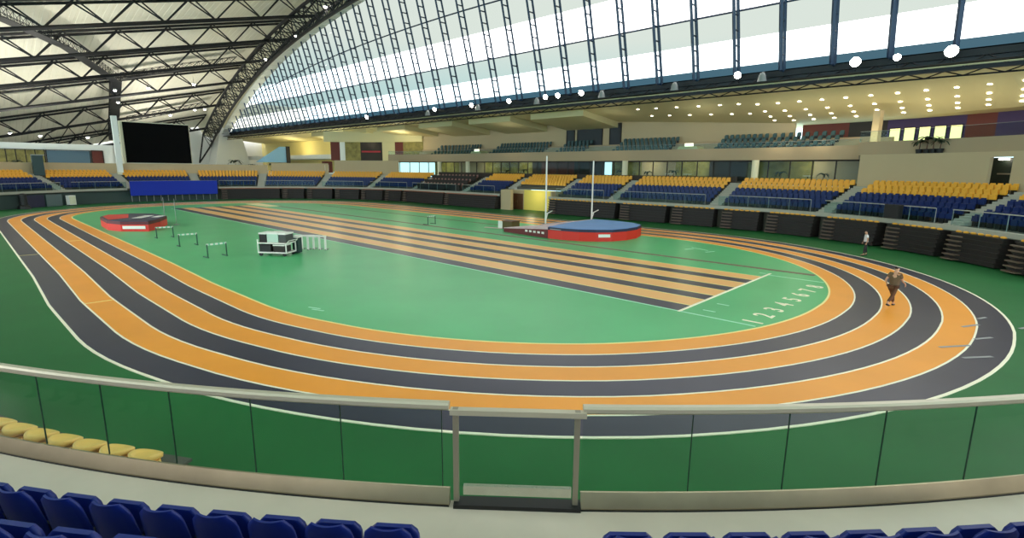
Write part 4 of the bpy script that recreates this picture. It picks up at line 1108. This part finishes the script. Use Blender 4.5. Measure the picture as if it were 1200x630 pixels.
# ------------------------------------------------------------------ people
def skin_obj(name, V, E, Rr, m, parent, sub=1, root=0):
    me = bpy.data.meshes.new(name); me.from_pydata(V, E, []); me.materials.append(m)
    o = bpy.data.objects.new(name, me); COL.objects.link(o); o.parent = parent
    md = o.modifiers.new('skin', 'SKIN'); md.use_smooth_shade = True
    sv = me.skin_vertices[0].data
    for i, r in enumerate(Rr):
        sv[i].radius = r if isinstance(r, tuple) else (r, r); sv[i].use_root = (i == root)
    s = o.modifiers.new('sub', 'SUBSURF'); s.levels = sub; s.render_levels = sub
    return o
def person(loc, rz, label, shirt, trous, walk):
    t = thing('person', label, 'person', loc, rz)
    # faces +X ; heights for a 1.75 m figure
    k = walk
    hipz = .93-.03*k
    J = {'pel': (0, 0, hipz), 'sp1': (.0, 0, 1.10), 'ch': (.02+.03*k, 0, 1.32), 'nk': (.03+.05*k, 0, 1.47), 'hd0': (.05+.06*k, 0, 1.56), 'hd1': (.06+.06*k, 0, 1.68), 'nose': (.155+.06*k, 0, 1.605)}
    for s, n in ((1, 'L'), (-1, 'R')):
        ph = s*k
        J['hip'+n] = (0, s*.10, hipz-.05)
        J['kn'+n] = (.20*ph+.05*k, s*.10, .50); J['an'+n] = (.36*ph-.12*k*(s < 0), s*.10, .09+.16*k*(s < 0)); J['to'+n] = (.36*ph-.12*k*(s < 0)+.17, s*.12, .04+.08*k*(s < 0))
        J['sh'+n] = (.02+.03*k, s*.19, 1.41); J['el'+n] = (-.14*ph+.01, s*.25, 1.13); J['wr'+n] = (-.22*ph+.10*k+.05, s*.24, .90+.12*k); J['pa'+n] = (-.24*ph+.15*k+.06, s*.235, .83+.12*k)
        pa = J['pa'+n]
        for f in range(4): J['f%d%s' % (f, n)] = (pa[0]-.032+.021*f, pa[1]-s*.002, pa[2]-.055); J['g%d%s' % (f, n)] = (pa[0]-.026+.021*f, pa[1]-s*.018, pa[2]-(.088, .095, .10, .09)[f])
        J['t'+n] = (pa[0]+.045, pa[1]-s*.01, pa[2]-.01); J['u'+n] = (pa[0]+.055, pa[1]-s*.02, pa[2]-.045)
    names = list(J); ix = {n: i for i, n in enumerate(names)}
    Ed = [('pel', 'sp1'), ('sp1', 'ch'), ('ch', 'nk'), ('nk', 'hd0'), ('hd0', 'hd1'), ('hd0', 'nose')]
    for n in 'LR':
        Ed += [('pel', 'hip'+n), ('hip'+n, 'kn'+n), ('kn'+n, 'an'+n), ('an'+n, 'to'+n), ('ch', 'sh'+n), ('sh'+n, 'el'+n), ('el'+n, 'wr'+n), ('wr'+n, 'pa'+n), ('pa'+n, 't'+n), ('t'+n, 'u'+n)]
        for f in range(4): Ed += [('pa'+n, 'f%d%s' % (f, n)), ('f%d%s' % (f, n), 'g%d%s' % (f, n))]
    rad = {'pel': .10, 'sp1': .095, 'ch': .10, 'nk': .055, 'hd0': .075, 'hd1': .085, 'nose': .018}
    for n in 'LR': rad.update({'hip'+n: .085, 'kn'+n: .055, 'an'+n: .04, 'to'+n: .035, 'sh'+n: .06, 'el'+n: .042, 'wr'+n: .028, 'pa'+n: (.036, .018), 't'+n: .011, 'u'+n: .009, **{'f%d%s' % (f, n): .009 for f in range(4)}, **{'g%d%s' % (f, n): .008 for f in range(4)}})
    skin_obj('body', [J[n] for n in names], [(ix[a], ix[b]) for a, b in Ed], [rad[n] for n in names], M['skin'], t)
    def sub(name, ns, ed, rr, m):
        li = {n: i for i, n in enumerate(ns)}
        skin_obj(name, [J[n] for n in ns], [(li[a], li[b]) for a, b in ed], rr, m, t)
    J['shm'] = (.01, 0, .98); J['elL2'] = tuple((a*.35+b*.65) for a, b in zip(J['shL'], J['elL'])); J['elR2'] = tuple((a*.35+b*.65) for a, b in zip(J['shR'], J['elR']))
    sub('shirt', ['sp1', 'shm', 'ch', 'shL', 'shR', 'elL2', 'elR2'], [('sp1', 'shm'), ('sp1', 'ch'), ('ch', 'shL'), ('ch', 'shR'), ('shL', 'elL2'), ('shR', 'elR2')], [(.165, .13), (.165, .13), (.18, .14), .085, .085, .07, .07], shirt)
    J['l2L'] = tuple((a*.15+b*.85) for a, b in zip(J['knL'], J['anL'])); J['l2R'] = tuple((a*.15+b*.85) for a, b in zip(J['knR'], J['anR']))
    sub('trousers', ['pel', 'hipL', 'hipR', 'knL', 'knR', 'l2L', 'l2R'], [('pel', 'hipL'), ('pel', 'hipR'), ('hipL', 'knL'), ('hipR', 'knR'), ('knL', 'l2L'), ('knR', 'l2R')], [(.155, .125), .105, .105, .075, .075, .06, .06], trous)
    J['hh'] = (J['hd1'][0]-.03, 0, 1.70); J['hb'] = (J['hd0'][0]-.06, 0, 1.62)
    sub('hair', ['hh', 'hb'], [('hh', 'hb')], [.098, .07], M['hair'])
    for n in 'LR':
        J['hl'+n] = (J['an'+n][0]-.05, J['an'+n][1], J['an'+n][2]-.045)
        sub('shoe', ['hl'+n, 'to'+n], [('hl'+n, 'to'+n)], [.05, .043], M['black'])
    mb = MB()
    for s in (-1, 1): mb.lathe([(0, -.012), (.012, 0), (0, .012)], (J['hd0'][0]+.078, s*.03, 1.635), 8)
    mb.build('eye', M['black'], t)
    for s in (-1, 1):
        mb = MB(); mb.lathe([(0, -.03), (.014, 0), (0, .03)], (J['hd0'][0]-.005, s*.09, 1.61), 8); mb.build('ear', M['skin'], t)
    mb = MB(); mb.box((J['hd0'][0]+.078, 0, 1.56), (.012, .05, .01)); mb.build('mouth', M['maroon'], t)
    return t
person((39.67, 17.6, 0), radians(200), 'person in a white shirt standing on green floor beyond the outer lane', M['shirt'], M['trous'], .25)
person((43.27, 2.07, .02), radians(70), 'person in brown running along an orange lane of the bend', M['brownc'], mat('brown trousers', (92, 54, 28), .8), 1.)
# black chair-like lectern in front of the far rail by the doorway
x, y, yaw = place(42.95, 27.85)
t = thing('speaker_box', 'black loudspeaker box hung on the far railing below the beige wall', 'loudspeaker', (x, y, 2.25), yaw)
mb = MB(); mb.box((.06, 0, .5), (.30, 1.25, 1.0)); mb.build('cabinet', M['black'], t)
mb = MB(); mb.box((.22, 0, .5), (.03, 1.1, .86)); mb.build('grille', M['trous'], t)

# ------------------------------------------------------------------ lights
def point(loc, e, col=(1, .93, .75), r=.4):
    l = bpy.data.lights.new('lamp', 'POINT'); l.energy = e; l.color = col; l.shadow_soft_size = r
    o = bpy.data.objects.new('lamp_light', l); COL.objects.link(o); o.location = loc; return o
def area(loc, rot, sx, sy, e, col=(1, .96, .88)):
    l = bpy.data.lights.new('lamp', 'AREA'); l.shape = 'RECTANGLE'; l.size = sx; l.size_y = sy; l.energy = e; l.color = col
    o = bpy.data.objects.new('lamp_light', l); COL.objects.link(o); o.location = loc; o.rotation_euler = rot; return o
for u in (-30, -21, -12, 10.5, 17, 29): p = PB(u, 39.2, 6.3); point(p, 90, (1, .92, .6))
point((-.2, 28.6, 2.2), 60, (1, .95, .6), .6)
for x in (44, 40, 36, 32, 28): point((x, 34 if x < 42 else 32, 8.9), 85, (1, .9, .6), 1.)
for x in (-70, -55, -90): point((x, 36.5, 9.8), 420, (1, .9, .55), .8)
for x in (-48, -38): point((x, 34, 10.6), 260, (1, .9, .55), .8)
for x in (-28, -10, 8, 20): point((x, 34, 10.0), 60, (1, .94, .7), .8)
def uplight(p, e):
    l = bpy.data.lights.new('uplight', 'SPOT'); l.energy = e; l.color = (1, .95, .84); l.shadow_soft_size = .8; l.spot_size = radians(140); l.spot_blend = .8
    o = bpy.data.objects.new('uplight', l); COL.objects.link(o); o.location = p; o.rotation_euler = (pi, 0, 0)
for p in ((-100, -20, 3), (-76, -12, 6), (-60, -20, 8), (-100, 12, 8), (-80, 8, 9), (-45, -8, 9)): uplight(p, 5200)

# sky
w = bpy.data.worlds.new('sky'); SC.world = w; w.use_nodes = True
nt = w.node_tree; bg = nt.nodes['Background']
tc = nt.nodes.new('ShaderNodeTexCoord'); sp = nt.nodes.new('ShaderNodeSeparateXYZ'); rp = nt.nodes.new('ShaderNodeValToRGB')
nt.links.new(tc.outputs['Generated'], sp.inputs[0]); nt.links.new(sp.outputs['Z'], rp.inputs[0]); nt.links.new(rp.outputs[0], bg.inputs[0])
e = rp.color_ramp.elements
e[0].position = 0.0; e[0].color = (.42, .62, .70, 1)
e[1].position = .22; e[1].color = (1, 1, .985, 1)
x_ = e.new(.14); x_.color = (.72, .90, .95, 1)
bg.inputs[1].default_value = 2.8
SC.cycles.transparent_max_bounces = 32

# ------------------------------------------------------------------ camera
f, pitch, roll, yaw = 610.775, .18914, .00923, 2.32728
F = Vector((cos(yaw)*cos(pitch), sin(yaw)*cos(pitch), -sin(pitch))); Rr = Vector((sin(yaw), -cos(yaw), 0)); U = Rr.cross(F)
R2 = Rr*cos(roll)+U*sin(roll); U2 = -Rr*sin(roll)+U*cos(roll)
cam = bpy.data.cameras.new('camera'); cam.sensor_width = 36; cam.sensor_fit = 'HORIZONTAL'; cam.lens = f/1200*36; cam.clip_end = 600; cam.clip_start = .1
co = bpy.data.objects.new('camera', cam); COL.objects.link(co)
mw = Matrix((R2, U2, -F)).transposed().to_4x4(); mw.translation = Vector((46.2838, -24.3046, 5.5629)); co.matrix_world = mw
SC.camera = co
vs = SC.view_settings; vs.view_transform = 'Standard'; vs.look = 'None'; vs.exposure = .45; vs.gamma = 1.; vs.use_curve_mapping = False
